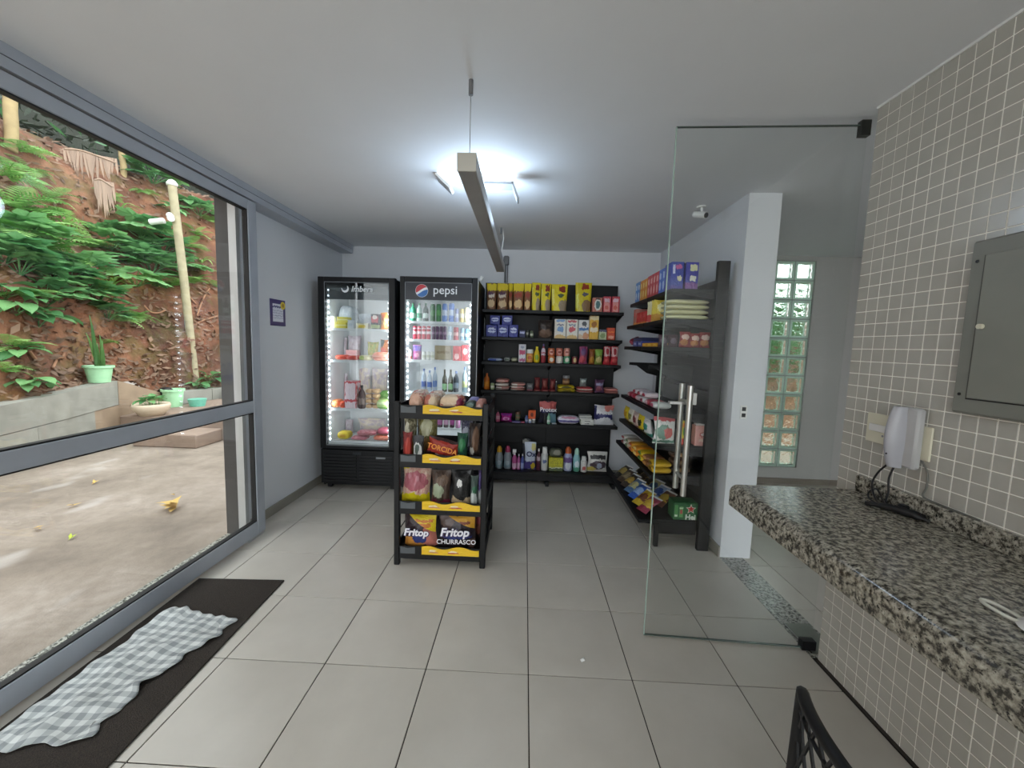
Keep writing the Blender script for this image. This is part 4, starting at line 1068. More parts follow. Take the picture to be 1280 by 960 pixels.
bk_item(4, 689.5, 696.2, 531.6, 'flat', 'soap_pack', 'small white soap pack in front of the dark pack on the fifth back shelf', 'pack', pk('#dfe4ea', ('r', .2, .8, .3, .7, '#7aa0c0')), .05, dy=-.03)
bk_item(4, 697, 725.4, 520.4, 'flat', 'nappy_pack', 'wide white and violet soft pack lying on the fifth back shelf', 'pack', pk('#d8d4e2', ('r', 0, 1, .30, .48, '#4a3d8c'), ('e', .5, .80, .34, .14, '#c48aa4')), .12)
bk_item(4, 726, 742.2, 524.6, 'box', 'white_box', 'white box with two grey marks on the fifth back shelf', 'box', pk('#dcdcd6', ('r', .3, .7, .62, .74, '#5a5a5c'), ('r', .3, .7, .2, .32, '#5a5a5c')), .1)
zz = PY(734, 524.6, 2.455).z
bk_item(4, 724.5, 740, 519.8, 'box', 'white_box', 'low white box stacked on the marked white box on the fifth back shelf', 'box', pk('#cfd0ca', ('b', .4, .6, '#6a6c6c')), .1, base=zz+.001)
o6 = bk_item(4, 743, 768.4, 506.8, 'bag', 'washing_powder', 'large white pack with navy swoosh and salmon corner on the fifth back shelf', 'pack', pk('#dcd8da', ('b', .28, .58, '#2b2d66'), ('r', .5, 1, .72, 1, '#d9857a'), ('e', .5, .16, .42, .24, '#e2e2e6'), ('r', 0, .12, .4, .96, '#2b2d66')), .1)
for o, tx in ((o5, 'Protex'), (o6, 'Protex')):
    lettering(o, tx, .062, plain('print_white', '#e6e6ea', .4), (0.0, -.0565, .145 if o is o5 else .135), bold=.001)
# shelf 6 (bottom)
M6 = GZ[5]
def soft(u0, u1, vt, body, cap, l): bk_item(5, u0, u1, vt, 'softener', 'softener_bottle', l, 'bottle', pk(body, ('b', .12, .5, '#7f96a0'), ('e', .5, .38, .3, .14, '#aab4bc')), cap=plain('cap'+cap, cap, .4))
soft(618.9, 628.7, 558.6, '#8c9499', '#d9a326', 'grey fabric softener bottle with yellow cap on the bottom back shelf')
soft(629.4, 639.4, 558.6, '#8f959c', '#a8345c', 'grey fabric softener bottle with crimson cap on the bottom back shelf')
bk_item(5, 640, 646.2, 562.2, 'spray', 'spray_bottle', 'pink spray bottle with white trigger on the bottom back shelf', 'bottle', pk('#b04a86', ('b', .1, .45, '#d0a8c0')))
bk_item(5, 646.4, 650.4, 568, 'bottle', 'cleaner_bottle', 'small pink bottle with white cap on the bottom back shelf', 'bottle', pk('#b55a96', ('b', .1, .5, '#dcb0cc')))
bk_item(5, 650.9, 655, 568, 'bottle', 'cleaner_bottle', 'small blue bottle with white cap on the bottom back shelf', 'bottle', pk('#44509a', ('b', .1, .5, '#98a4d0')))
bk_item(5, 652.8, 663, 550, 'bag', 'dark_refill', 'dark refill bag behind the white one on the bottom back shelf', 'bag', pk('#3a3c44', ('e', .4, .9, .4, .08, '#8c8c84')), .06, dy=.09)
ob = bk_item(5, 655.4, 670.2, 553.8, 'bag', 'refill_bag', 'white and blue refill bag with violet foot on the bottom back shelf', 'bag', pk('#c9d2e0', ('b', 0, .32, '#4a3f86'), ('r', .62, .95, .7, .95, '#d9cf86'), ('e', .75, .13, .2, .12, '#cfb52a')), .08)
lettering(ob, 'Ox', .075, plain('print_navy', '#26315f', .4), (.008, -.045, .17), bold=.002)
bk_item(5, 670.6, 676, 561.5, 'bottle', 'cleaner_bottle', 'dark wine red bottle with white label on the bottom back shelf', 'bottle', pk('#4d1a2c', ('b', .5, .72, '#b9a8b0')), cap=M_WHITE)
bk_item(5, 676.6, 685.2, 560, 'aero', 'cleaner_bottle', 'tall white bottle with round blue emblem on the bottom back shelf', 'bottle', pk('#cfd0ce', ('e', .5, .55, .3, .1, '#5a6a98')), cap=M_WHITE)
bk_item(5, 686, 703.9, 572.6, 'box', 'sponge_pack', 'yellow sponge multipack on the bottom back shelf', 'pack', pk('#ccc628', ('b', 0, .22, '#4a5a38'), ('b', .22, .28, '#d8d8c8'), speck=('#a8a428', 9)), .09)
zs = PY(695, 572.6, 2.455).z
bk_item(5, 686.6, 703.2, 561.6, 'flat', 'sponge_pack', 'dark green scouring pack lying on the yellow sponges', 'pack', pk('#4a4e3c', ('e', .6, .6, .3, .3, '#8a8878')), .09, base=zs+.001)
bk_item(5, 704.7, 716.4, 560, 'softener', 'softener_bottle', 'white and violet bottle with orange cap on the bottom back shelf', 'bottle', pk('#a8aed0', ('b', .5, .78, '#6a4a86'), ('e', .5, .3, .3, .2, '#e0e4ee')), cap=plain('cap_orange', '#c8602c', .4))
bk_item(5, 716.8, 726, 561.4, 'softener', 'softener_bottle', 'pale green and blue bottle with mint cap on the bottom back shelf', 'bottle', pk('#8fc4c8', ('b', 0, .25, '#5aa086'), ('e', .5, .45, .3, .2, '#dce8ee')), cap=plain('cap_mint', '#a9d4c0', .4))
bk_item(5, 726.3, 734.2, 571.6, 'aero', 'talc_bottle', 'short white bottle with red print on the bottom back shelf', 'bottle', pk('#d8d5d0', ('r', .25, .75, .2, .5, '#b05048')))
op = bk_item(5, 734.6, 760.4, 566, 'bag', 'pet_food_bag', 'large white bag with dark animal picture on the bottom back shelf', 'bag', pk('#d8d6cf', ('r', .15, .9, .66, .84, '#2c2a2c'), ('e', .55, .36, .38, .22, '#4a3c48'), ('e', .6, .32, .16, .13, '#b4bcd0'), ('e', .22, .14, .22, .12, '#c8b45a')), .1)

# ---------------------------------------------------------------- side shelving (fronts face the room, -x)
RZm = -PI/2
def rs_item(tier, y, w, h, d, kind, name, label, cat, mat, dx=.015, rz=RZm, group=None, cap=None, z=None, rot=None):
    zz = RZ[tier]+.0008 if z is None else z
    return item(kind, name, label, cat, (RXF[tier]+dx+d/2, y, zz), w, h, d, mat, rz, group, cap, rot)
bl = pk('#2f3f9e', ('r', .12, .3, .55, .92, '#c9cbe6'), ('e', .6, .82, .25, .1, '#c45a92'), ('r', .5, .85, .3, .48, '#d8d4b0'), ('b', 0, .12, '#4a3f96'))
bl2 = pk('#3c3c9c', ('e', .6, .8, .3, .13, '#d8d8a8'), ('r', .35, .8, .3, .5, '#e2dfd0'), ('b', 0, .25, '#7a4a8c'))
# the two nearest cartons face the camera
for i, (x, m, l) in enumerate(((.972, bl, 'dark blue tall cereal box, left of the pair nearest the glass door'), (1.072, bl2, 'dark blue tall cereal box, right of the pair nearest the glass door'))):
    tag(link('cereal_box', with_mat(me_box(.086, .185, .13), m), None, (x, 1.30, RZ[0]+.0008)), l, 'box', 'cereal boxes on the side shelving top')
y = 1.42
names = [('blue', '#4e72c4', '#b9cbea')]*2+[('red', '#b8323c', '#e0a8a0')]*4+[('orange', '#d98a1e', '#efd27a')]*3+[('sky blue', '#5a8fd0', '#dbe6f2')]*2
ordn = ['first', 'second', 'third', 'fourth']
cnt = {}
for (cn, c0, c1) in names:
    k = cnt.get(cn, 0); cnt[cn] = k+1
    rs_item(0, y, .066, .178 if cn != 'orange' else .172, .11, 'box', 'cereal_box', ordn[k]+' '+cn+' carton counted from the near end of the side shelving top', 'box', pk(c0, ('r', .2, .8, .6, .85, c1), ('e', .5, .3, .3, .18, c1)), group='cartons on the side shelving top')
    y += .072
# shelf 2: stack of cream bags near end, leaning bags, red boxes beyond
for i in range(4):
    rs_item(1, 1.345+.006*(i % 2), .19, .036, .31, 'flat', 'pasta_bag', ('lowest', 'second', 'third', 'topmost')[i]+' cream coloured bag in the stack on the near side shelving', 'bag', pk('#d9d6a8', ('r', .2, .6, .3, .6, '#b9b690'), ('e', .7, .5, .12, .2, '#a8a888')), .018, RZm, 'cream bags on the side shelving', z=RZ[1]+.0008+i*.0362)
for i in range(4):
    rs_item(1, 1.50+i*.055, .13, .165, .035, 'bag', 'pasta_packet', ordn[i]+' leaning yellow pasta packet past the cream stack on the side shelving', 'bag', pk('#cfb83c' if i < 2 else '#c9c29a', ('b', 0, .35, '#b8862a' if i < 2 else '#b83a34'), ('e', .5, .65, .3, .2, '#e2dca0')), .05, -.35, 'leaning pasta packets')
for i in range(4):
    rs_item(1, 1.79+i*.095, .085, .10 if i < 3 else .14, .1, 'box', 'red_box', ordn[i]+' red box past the pasta packets on the side shelving', 'box', pk('#c22c2a' if i < 3 else '#b8786a', ('r', .2, .8, .5, .8, '#d9605a'), ('b', 0, .15, '#d98a3a')), group='red boxes on the side shelving')
# shelf 3: sweets
for i, x in enumerate((1.065, 1.135, 1.205)):
    tag(link('chocolate_bag', with_mat(me_bag(.075, .11-.008*(i == 1), .05), pk('#8f2d2c', ('e', .5, .65, .36, .18, '#d8b8a8'), ('e', .4, .3, .34, .2, '#b8763c'))), None, (x, 1.27, RZ[2]+.0008)), ('left', 'middle', 'right')[i]+' red brown chocolate bag at the near end of the side shelving', 'bag', 'chocolate bags on the side shelving')
for i in range(2):
    tag(link('dark_sweets_bag', with_mat(me_bag(.07, .085, .04), pk('#3f2830', ('e', .5, .5, .3, .25, '#6a5a66'))), None, (.925+i*.07, 1.30, RZ[2]+.0008)), ('left', 'right')[i]+' dark sweets bag beside the red brown chocolate bags', 'bag', 'dark sweets bags on the side shelving')
for i in range(3):
    rs_item(2, 1.42+i*.13, .12, .028, .14, 'box', 'yellow_bar_box', ('nearest', 'middle', 'farthest')[i]+' flat yellow chocolate box at the side shelving edge', 'box', pk('#d99a1c', ('r', .2, .8, .3, .7, '#e8c04a')), group='flat yellow boxes')
for i in range(2):
    rs_item(2, 1.82+i*.14, .125, .045, .16, 'box', 'blue_bar_box', ('near', 'far')[i]+' blue and white chocolate box on the side shelving', 'box', pk('#3a4796', ('r', .2, .8, .3, .7, '#aab4d8')), group='blue chocolate boxes')
rs_item(2, 1.89, .26, .03, .17, 'box', 'navy_box', 'flat navy box lying on the blue chocolate boxes', 'box', pk('#1f2850', ('r', .1, .9, .3, .6, '#3a4c8c')), z=RZ[2]+.0008+.0462)
rs_item(2, 2.13, .1, .09, .12, 'bag', 'wine_red_bag', 'wine red bag at the far end of the side shelving sweets', 'bag', pk('#6a1c2e', ('e', .5, .4, .3, .2, '#a84a5a')))
# shelf 4
for i in range(6):
    y = 1.40+i*.135
    c = ('#c9ccc8', '#a8404c', '#d8d8d8', '#c8b8bc', '#b32f40', '#a83448')[i]
    rs_item(3, y, .12, .05, .14, 'flat', 'sweets_packet', ('nearest grey white', 'second crimson', 'third white', 'fourth pale pink', 'fifth crimson', 'farthest dark pink')[i]+' flat sweets packet below the spare brackets on the side shelving', 'packet', pk(c, ('e', .5, .5, .3, .3, '#b8506a' if i % 2 == 0 else '#e0b8bc')), group='flat sweets packets')
for i in range(3):
    rs_item(3, 1.62+i*.14, .11, .045, .13, 'flat', 'sweets_packet', ('near', 'middle', 'far')[i]+' pink and white packet on top of the flat sweets packets', 'packet', pk('#cfc4c8', ('e', .5, .5, .36, .3, '#b83a52')), z=RZ[3]+.0525, group='flat sweets packets')
# shelf 5: bags along the edge plus three packs facing the camera
cols5 = [('#d9d9d6', '#3a8a78', 'white and teal'), ('#d9c22a', '#2a2a20', 'yellow and black'), ('#c8b0a4', '#7a3a3c', 'tan and maroon'), ('#d8d4c4', '#8a8a4a', 'cream'), ('#d6c030', '#b88a1a', 'bright yellow')]
for i, (c0, c1, l) in enumerate(cols5):
    rs_item(4, 1.47+i*.155, .145, .15, .07, 'bag', 'snack_bag', l+' snack bag at the edge of the fifth side shelf', 'bag', pk(c0, ('e', .5, .6, .3, .2, c1), ('b', .05, .25, c1)), rot=(.18, 0, RZm), group='snack bags on the fifth side shelf')
tag(link('white_snack_bag', with_mat(me_bag(.155, .195, .06), pk('#dcdcd8', ('b', .82, .97, '#c2565a'), ('e', .45, .42, .36, .26, '#6f9484'), ('e', .65, .4, .2, .2, '#c4625c'), ('b', .03, .12, '#54806c'))), None, (.965, 1.27, RZ[4]+.0008)), 'white bag with green and red print at the near end of the fifth side shelf', 'bag')
tag(link('yellow_red_pack', with_mat(me_box(.048, .195, .05), pk('#c9b832', ('b', 0, .22, '#b8392e'), ('e', .5, .5, .3, .16, '#5a8a3c'), ('r', .2, .8, .64, .8, '#d97a2a'))), None, (1.105, 1.28, RZ[4]+.0008)), 'narrow yellow and red pack behind the door pull bars', 'box')
pc = thing('pink_carton', 'pale pink carton with round emblem at the near end of the fifth side shelf', 'carton', (1.215, 1.262, RZ[4]+.0008))
link('body', with_mat(me_box(.088, .145, .07), pk('#dca49a', ('e', .58, .56, .24, .13, '#b0524e'), ('e', .58, .56, .14, .08, '#ead8d4'), ('r', .3, .85, .2, .34, '#e6c8bc'))), pc)
MB().prism([(-.036, 0), (.036, 0), (.036, .02), (.02, .05), (-.02, .05), (-.036, .02)], -.02, .02).build('top_flap', pk('#d8d4d2', ('b', .3, .7, '#3f6a5a')), pc, False, (0, 0, .1452))
# shelf 6: rows of small packs
rr = random.Random(5)
c6 = [('#c9a227', '#7a5a1c', 'mustard'), ('#8a5a34', '#c08a4a', 'brown'), ('#d8b428', '#3f7a34', 'yellow and green'), ('#d98a24', '#efd07a', 'orange'), ('#e0a030', '#c0562a', 'amber'), ('#c8b8a0', '#5a7a4a', 'beige and green'), ('#d4cfc4', '#a83a34', 'white and red')]
for i, (c0, c1, l) in enumerate(c6):
    for j in range(2):
        rs_item(5, 1.275+i*.138, .128, .045 if j == 0 else .04, .15, 'flat', 'biscuit_packet', l+(' lower' if j == 0 else ' upper')+' biscuit packet in the row on the sixth side shelf', 'packet', pk(c0, ('e', .5, .55, .34, .28, c1), ('r', .1, .3, .3, .7, c1)), group='biscuit packets on the sixth side shelf', z=RZ[5]+.0008+j*.046)
for i in range(3):
    tag(link('brown_biscuit_packet', with_mat(me_flat(.13, .05, .12), pk('#5a3d28', ('e', .5, .6, .3, .25, '#8a6a44'))), None, (1.10, 1.30+i*.01, RZ[5]+.0008+i*.051)), ('lowest', 'middle', 'top')[i]+' brown biscuit packet stacked at the near end of the sixth side shelf', 'packet', 'brown biscuit packets')
# shelf 7: glossy bags in files with white seals, green carton
c7 = [('#8c2f45', '#c9a83a', 'wine red'), ('#c4a42c', '#6a3a24', 'golden'), ('#2f56a8', '#9ab4d8', 'blue'), ('#4a6a8c', '#b8b07a', 'steel blue'), ('#3a2f26', '#b0903a', 'dark brown'), ('#4a3a2c', '#8a7a5a', 'brown'), ('#2f2a26', '#a08a4a', 'black and gold')]
def file_bag(x, y, c0, c1, label, n):
    t = thing('crisp_bag', label, 'bag', (x, y, RZ[6]+.014), 0, 'glossy bags on the bottom side shelf', (math.radians(-58), 0, math.radians(-70)))
    link('bag', with_mat(me_bag(.116, .165, .034), pk(c0, ('e', .5, .55, .34, .2, c1), ('r', .1, .9, .3, .42, c1))), t)
    MB().box(-.058, .058, -.002, .002, .153, .171).build('top_seal', plain('seal_white', '#d9dad6', .35), t)
for i, (c0, c1, l) in enumerate(c7):
    for j in range(2):
        if j == 1 and i == 0: continue
        file_bag(.845+j*.16, 1.31+i*.133, c0 if j == 0 else c1, c1 if j == 0 else c0, l+' glossy bag in the '+('outer' if j == 0 else 'inner')+' file of the bottom side shelf', 0)
gc = thing('beer_carton', 'dark green cardboard drinks carton with red star on the bottom side shelf', 'carton', (1.135, 1.268, RZ[6]+.0008))
M_GRN = plain('carton_green', '#1f5a30', .4)
MB().cbox(-.085, .085, -.058, .058, 0, .128, .003).build('body', M_GRN, gc)
def star(R, r): return [((R if k % 2 == 0 else r)*math.sin(k*PI/5), (R if k % 2 == 0 else r)*math.cos(k*PI/5)) for k in range(10)]
s0 = MB().prism(star(.038, .0165), -.0012, 0).build('star_outline', plain('print_pale', '#d9d8c8', .4), gc, False, (.036, -.0585, .083))
MB().prism(star(.030, .0122), -.0008, 0).build('star', plain('star_red', '#b02a26', .4), s0, False, (0, -.0013, 0))
lettering(gc, 'Hei', .052, plain('print_white2', '#dfe4da', .4), (.036, -.0592, .022), bold=.002)
MB().box(-.045, -.018, -.0592, -.0585, .02, .10).build('can_picture', pk('#5f9a58', ('r', .2, .8, .3, .7, '#b8484a'), ('b', .8, .9, '#c8d8b8')), gc)
MB().box(-.079, -.055, -.0592, -.0585, .02, .11).build('can_picture', pk('#4a8a4c', ('r', .1, .9, .05, .2, '#d8e0d0')), gc)

# ---------------------------------------------------------------- snack stand contents
def st_item(tier, u0, u1, vt, kind, name, label, cat, mat, d, y, tilt=0, yaw=0, cap=None, base=None, roll=0):
    z0 = SZ[tier]+.001 if base is None else base
    q = Vector((-.56, y, z0))-CAM; vb = 480-FPX*q.dot(CU)/q.dot(CF)
    a = PY(u0, (vt+vb)/2, y).x; b = PY(u1, (vt+vb)/2, y).x; zt = PY((u0+u1)/2, vt, y).z
    w, h = (b-a)*.98, max(.015, zt-z0)
    if kind in PROF or kind == 'can': d = w
    return item(kind, name, label, cat, ((a+b)/2, y+d/2, z0), w, h, d, mat, 0, None, cap, (tilt, roll, yaw))
# top: bread and pastry packs
bun = pk('#c9a184', ('e', .3, .6, .3, .4, '#b06a58'), ('e', .7, .5, .3, .4, '#d9c0a0'), speck=('#e0cdb4', 6), rough=.2)
bun2 = pk('#b8685a', ('e', .5, .6, .42, .4, '#d2a890'), speck=('#dcc4a4', 7), rough=.2)
st_item(0, 509, 527, 492.0, 'flat', 'pastry_pack', 'clear pack of pinkish pastry, left on top of the snack stand', 'pack', bun2, .22, .84)
st_item(0, 512, 530, 488.5, 'flat', 'pastry_pack', 'pastry pack at the back left on top of the snack stand', 'pack', bun, .2, 1.08)
st_item(0, 528, 546, 493.5, 'flat', 'pastry_pack', 'low cream pastry pack, front middle on top of the snack stand', 'pack', bun, .18, .84)
st_item(0, 547, 579, 495.5, 'flat', 'bread_pack', 'wide pack of filled bread on top of the snack stand', 'pack', pk('#b4584a', ('e', .4, .75, .4, .3, '#dcc2a0'), ('e', .85, .5, .14, .4, '#7a2440'), speck=('#d8b894', 6), rough=.2), .2, .85)
st_item(0, 532, 552, 490.5, 'flat', 'bread_pack', 'pale bread pack behind on top of the snack stand', 'pack', bun, .2, 1.1)
st_item(0, 580, 594, 502.5, 'flat', 'green_packet', 'flat dark green and silver packet at the right on top of the snack stand', 'packet', pk('#3f4f44', ('b', 0, .35, '#b9c2c4'), ('e', .5, .7, .3, .2, '#6a7a70')), .15, .835)
st_item(0, 584, 598, 498.5, 'flat', 'lilac_packet', 'flat lilac packet at the back right on top of the snack stand', 'packet', pk('#8a84b8', ('e', .5, .5, .3, .3, '#c8c4dc')), .16, 1.05)
st_item(0, 592, 604, 503.5, 'flat', 'salmon_packet', 'flat salmon packet at the right edge on top of the snack stand', 'packet', pk('#c98a78', ('e', .5, .5, .3, .3, '#dcb4a4')), .3, .88)
# tier 2
clearbag = pk('#9a9478', ('e', .35, .55, .22, .28, '#d5d2bc'), ('e', .6, .25, .25, .2, '#8a6a3c'), speck=('#5f5a44', 8), rough=.15)
st_item(1, 502, 519, 519, 'bag', 'clear_snack_bag', 'crinkled clear snack bag at the left of the second stand tier', 'bag', clearbag, .1, .895)
st_item(1, 519, 545, 521, 'bag', 'clear_snack_bag', 'larger crinkled olive snack bag in the second stand tier', 'bag', pk('#8c8452', ('e', .5, .7, .3, .2, '#c8c6a4'), ('e', .4, .3, .3, .2, '#7a5a34'), speck=('#6a6440', 7), rough=.15), .11, .95)
st_item(1, 502, 514, 540, 'bag', 'red_bag', 'dark red bag low at the left of the second stand tier', 'bag', pk('#7a1d1a', ('e', .6, .5, .3, .3, '#b03a2c')), .05, .818)
st_item(1, 515, 529, 546, 'bag', 'silver_bag', 'small black and silver bag in the second stand tier', 'bag', pk('#2a2a2c', ('e', .45, .4, .4, .34, '#c6c8c4'), ('e', .45, .5, .2, .2, '#4a5a52')), .045, .816)
tb = thing('corn_snack_bag', 'red and black snack bag with orange lettering tilted in the second stand tier', 'bag', (-.575, .865, SZ[1]+.028), 0, None, (0, math.radians(14), 0))
link('bag', with_mat(me_bag(.20, .12, .07), pk('#2a1210', ('b', .2, .85, '#9a2a1c'), ('r', .3, .6, .05, .18, '#c8a8a0'))), tb)
lettering(tb, 'TORCIDA', .046, plain('print_orange', '#e08a2c', .4), (0, -.042, .065), bold=.001, scale=(.95, 1, 1))
lv = st_item(1, 570, 584, 542, 'bag', 'green_bag', 'dark green snack bag with white corner in the second stand tier', 'bag', pk('#1f4a3a', ('e', .2, .12, .2, .14, '#d5dccf'), ('e', .5, .6, .3, .2, '#2f7a4a')), .08, .84)
st_item(1, 585, 600, 530, 'bag', 'dark_bag', 'blackish brown snack bag at the right of the second stand tier', 'bag', pk('#2c2320', ('e', .6, .6, .3, .3, '#6a4e3a'), ('e', .3, .3, .2, .1, '#a8a49c')), .09, .85)
st_item(1, 575, 590, 526, 'bag', 'silver_foil_bag', 'silver and violet foil bag behind in the second stand tier', 'bag', pk('#6a6a7c', ('e', .5, .5, .4, .3, '#b4b8c8'), speck=('#4a4a60', 9), rough=.15), .07, 1.02)
# tier 3
yb = st_item(2, 498, 536, 580, 'bag', 'yellow_snack_bag', 'big yellow and pink see through snack bag in the third stand tier', 'bag', pk('#c89a8c', ('b', 0, .28, '#c9b81c'), ('r', 0, .25, .8, 1, '#d0bf22'), ('e', .5, .55, .4, .22, '#a8606a'), speck=('#d2b4a0', 8), rough=.2), .13, .822, tilt=-.12)
st_item(2, 537, 562, 590, 'bag', 'brown_snack_bag', 'brown and crimson snack bag in the third stand tier', 'bag', pk('#4a3a30', ('b', 0, .22, '#7a2440'), ('e', .4, .5, .3, .22, '#9aa48a'), ('e', .6, .75, .3, .14, '#6a5444')), .1, .83)
st_item(2, 562, 588, 590, 'bag', 'black_snack_bag', 'black snack bag with white horn shapes in the third stand tier', 'bag', pk('#1d1c1c', ('e', .5, .18, .5, .2, '#c4ad8c'), ('e', .5, .5, .42, .26, '#1d1c1c'), ('e', .42, .68, .14, .1, '#d0d0cc')), .1, .83)
st_item(2, 587, 597, 596, 'bag', 'teal_snack_bag', 'white and green narrow snack bag in the third stand tier', 'bag', pk('#3a4a44', ('e', .5, .3, .4, .3, '#c4ccc8'), ('e', .6, .6, .3, .1, '#2f6a4a')), .07, .83)
st_item(2, 597, 602.5, 582, 'bag', 'purple_snack_bag', 'purple and white snack bag at the right of the third stand tier', 'bag', pk('#3a2a52', ('e', .5, .25, .5, .22, '#cfd2d0'), ('e', .5, .6, .3, .2, '#5a4a86')), .08, .86)
# tier 4
def fri(x, y, w, h, label, second):
    t = thing('corn_chip_bag', label, 'bag', (x, y, SZ[3]+.002), .04 if second else -.03)
    base = pk('#2a1a20', ('e', .3, .20, .34, .18, '#c98a3c'), ('e', .82, .38, .24, .28, '#c87a6c'), ('e', .48, .34, .2, .12, '#2b3a7a')) if not second else pk('#241820', ('e', .25, .8, .2, .2, '#5a4a46'), ('e', .9, .2, .1, .14, '#6a5048'), ('r', .1, .9, .36, .42, '#2f3a78'))
    link('bag', with_mat(me_bag(w, h, .12), base), t)
    # yellow corner flash lying on the bulge
    def fn(u, v):
        X = (-.34 + .80*u)*w; lo = (.92-.42*u)*h if not second else (.95-.34*u)*h
        Z = lo+(h*.975-lo)*v
        vv = min(1, max(0, (Z/h-.06)/.88)); bul = (math.sin(PI*(X/w+.5))**.55)*(math.sin(PI*vv)**.5 if 0 < vv < 1 else 0)
        return (X, -(.004+bul*.066), Z)
    MB().grid(fn, 10, 6).build('corner_flash', pk('#d9c01c', ('r', .15, .85, .3, .5, '#c8742a'), ('r', .3, .9, .55, .68, '#c8742a')) if not second else pk('#c9952c', ('r', .15, .85, .35, .5, '#7a3a24')), t, True, fix=False)
    lw_ = lettering(t, 'Fritop', .064 if not second else .074, plain('print_white3', '#e4e2e6', .4), (-.012, -.0785, h*(.55 if not second else .58)), rot=(PI/2, 0, .0), shear=.2, bold=.0022)
    sh = lettering(t, 'Fritop', .064 if not second else .074, plain('print_blue', '#3a2f5c', .4), (-.010, -.0775, h*(.542 if not second else .572)), shear=.2, bold=.0055, name='lettering_outline')
    if second: lettering(t, 'CHURRASCO', .042, plain('print_white3', '#e4e2e6', .4), (0, -.074, h*.34), bold=.0006)
fri(-.703, .885, .225, .262, 'corn chip bag with yellow corner, left on the bottom stand tier', False)
fri(-.462, .885, .245, .268, 'dark corn chip bag with grill lettering, centre of the bottom stand tier', True)
item('bag', 'dark_red_bag', 'dark maroon snack bag at the right of the bottom stand tier', 'bag', (-.325, 1.02, SZ[3]+.002), .085, .24, .08, pk('#2a1818', ('e', .5, .5, .4, .25, '#7a4438'), ('e', .6, .7, .3, .12, '#9a3a48')), -.5)

# ---------------------------------------------------------------- fridge contents
def fr_item(z, u0, u1, vt, kind, name, label, cat, mat, d=.1, y=2.14, group=None, cap=None):
    z0 = z+.0012
    um = (u0+u1)/2
    q = Vector((PY(um, 450, y).x, y, z0))-CAM; vb = 480-FPX*q.dot(CU)/q.dot(CF)
    a = PY(u0, (vt+vb)/2, y).x; b = PY(u1, (vt+vb)/2, y).x; zt = PY(um, vt, y).z
    lo, hi = (F1X0+.05, F1X1-.05) if (a+b)/2 < -1.235 else (F2X0+.05, F2X1-.05)
    a = max(a, lo); b = min(b, hi)          # keep clear of the liner
    w, h = (b-a)*.97, max(.012, zt-z0)
    if kind in PROF or kind == 'can': d = w
    return item(kind, name, label, cat, ((a+b)/2, y+d/2, z0), w, h, d, mat, 0, group, cap)
# food fridge: shelf 1
zA, zB, zC_, zD = 1.535, 1.238, .775, .465
fr_item(zA, 411.5, 418.5, 395, 'can', 'yogurt_tub', 'tall white tub at the left of the food fridge top shelf', 'tub', pk('#d8dcde'))
fr_item(zA, 420, 432, 402.5, 'box', 'butter_pack', 'yellow butter pack lying below another on the food fridge top shelf', 'pack', pk('#e6d84a', ('b', .4, .6, '#f0eaa0')), .1, 2.125)
fr_item(1.535+.055, 421, 434, 396, 'box', 'butter_pack', 'yellow butter pack lying on another on the food fridge top shelf', 'pack', pk('#e4d95a', ('b', .4, .6, '#f2eeb4')), .1, 2.125)
fr_item(zA, 434, 442, 400, 'box', 'cheese_pack', 'white cheese pack beside the butter on the food fridge top shelf', 'pack', pk('#d3dbe0', ('r', .2, .8, .3, .6, '#c0ccd6')), .12)
fr_item(zA, 421, 441, 381, 'flat', 'ice_bag', 'bulky white plastic bag at the back of the food fridge top shelf', 'bag', pk('#cfd6db', speck=('#b9c4cc', 5)), .2, 2.3)
fr_item(zA, 445, 460, 404, 'box', 'margarine_box', 'flat white and yellow box on the food fridge top shelf', 'box', pk('#d8d4b4', ('r', .2, .8, .2, .7, '#dcc24a')), .1)
fr_item(zA, 446, 463, 392.5, 'bag', 'white_bag', 'white soft bag behind the flat box on the food fridge top shelf', 'bag', pk('#c6ccd2'), .08, 2.26)
fr_item(zA, 463.5, 473.5, 392.5, 'box', 'red_dessert_box', 'dark box with red and white picture on the food fridge top shelf', 'box', pk('#2c2228', ('r', .05, .9, .45, .85, '#b83a42'), ('e', .5, .8, .3, .14, '#e0d0c8'), ('r', .0, 1, .08, .3, '#8a9a5a')), .1)
fr_item(zA, 474, 486, 391, 'bag', 'orange_bag', 'orange bag at the right of the food fridge top shelf', 'bag', pk('#e08a34', ('e', .6, .4, .3, .3, '#edb46a'), ('e', .3, .7, .2, .2, '#d8622a')), .08)
# shelf 2
fr_item(zB, 417, 431, 443.5, 'flat', 'tomato_pack', 'flat pack of orange red tomatoes on the second food fridge shelf', 'pack', pk('#d9603c', speck=('#c83c2a', 5)), .16)
fr_item(zB, 431.5, 444, 444.5, 'flat', 'sausage_pack', 'flat pack of red sausages on the second food fridge shelf', 'pack', pk('#c8402c', speck=('#a82a2a', 6)), .16)
fr_item(zB, 432, 446, 437.5, 'box', 'ham_box', 'pale pink box behind the red packs on the second food fridge shelf', 'box', pk('#cf9a9a', ('r', .1, .9, .2, .5, '#dcb4b4')), .08, 2.36)
fr_item(zB, 447, 462, 444, 'flat', 'green_cheese_pack', 'pale green and cream pack on the second food fridge shelf', 'pack', pk('#d6cfa4', ('e', .3, .5, .25, .4, '#a8b86a')), .15)
fr_item(zB, 463, 486, 440, 'flat', 'salmon_pack', 'wide salmon coloured pack at the right of the second food fridge shelf', 'pack', pk('#dd7a5c', speck=('#e8a288', 5)), .16)
fr_item(zB, 457, 471.5, 427, 'bag', 'lettuce_bag', 'yellow green bag of leaves on the second food fridge shelf', 'bag', pk('#b8a85c', speck=('#8a9a44', 5)), .09, 2.33)
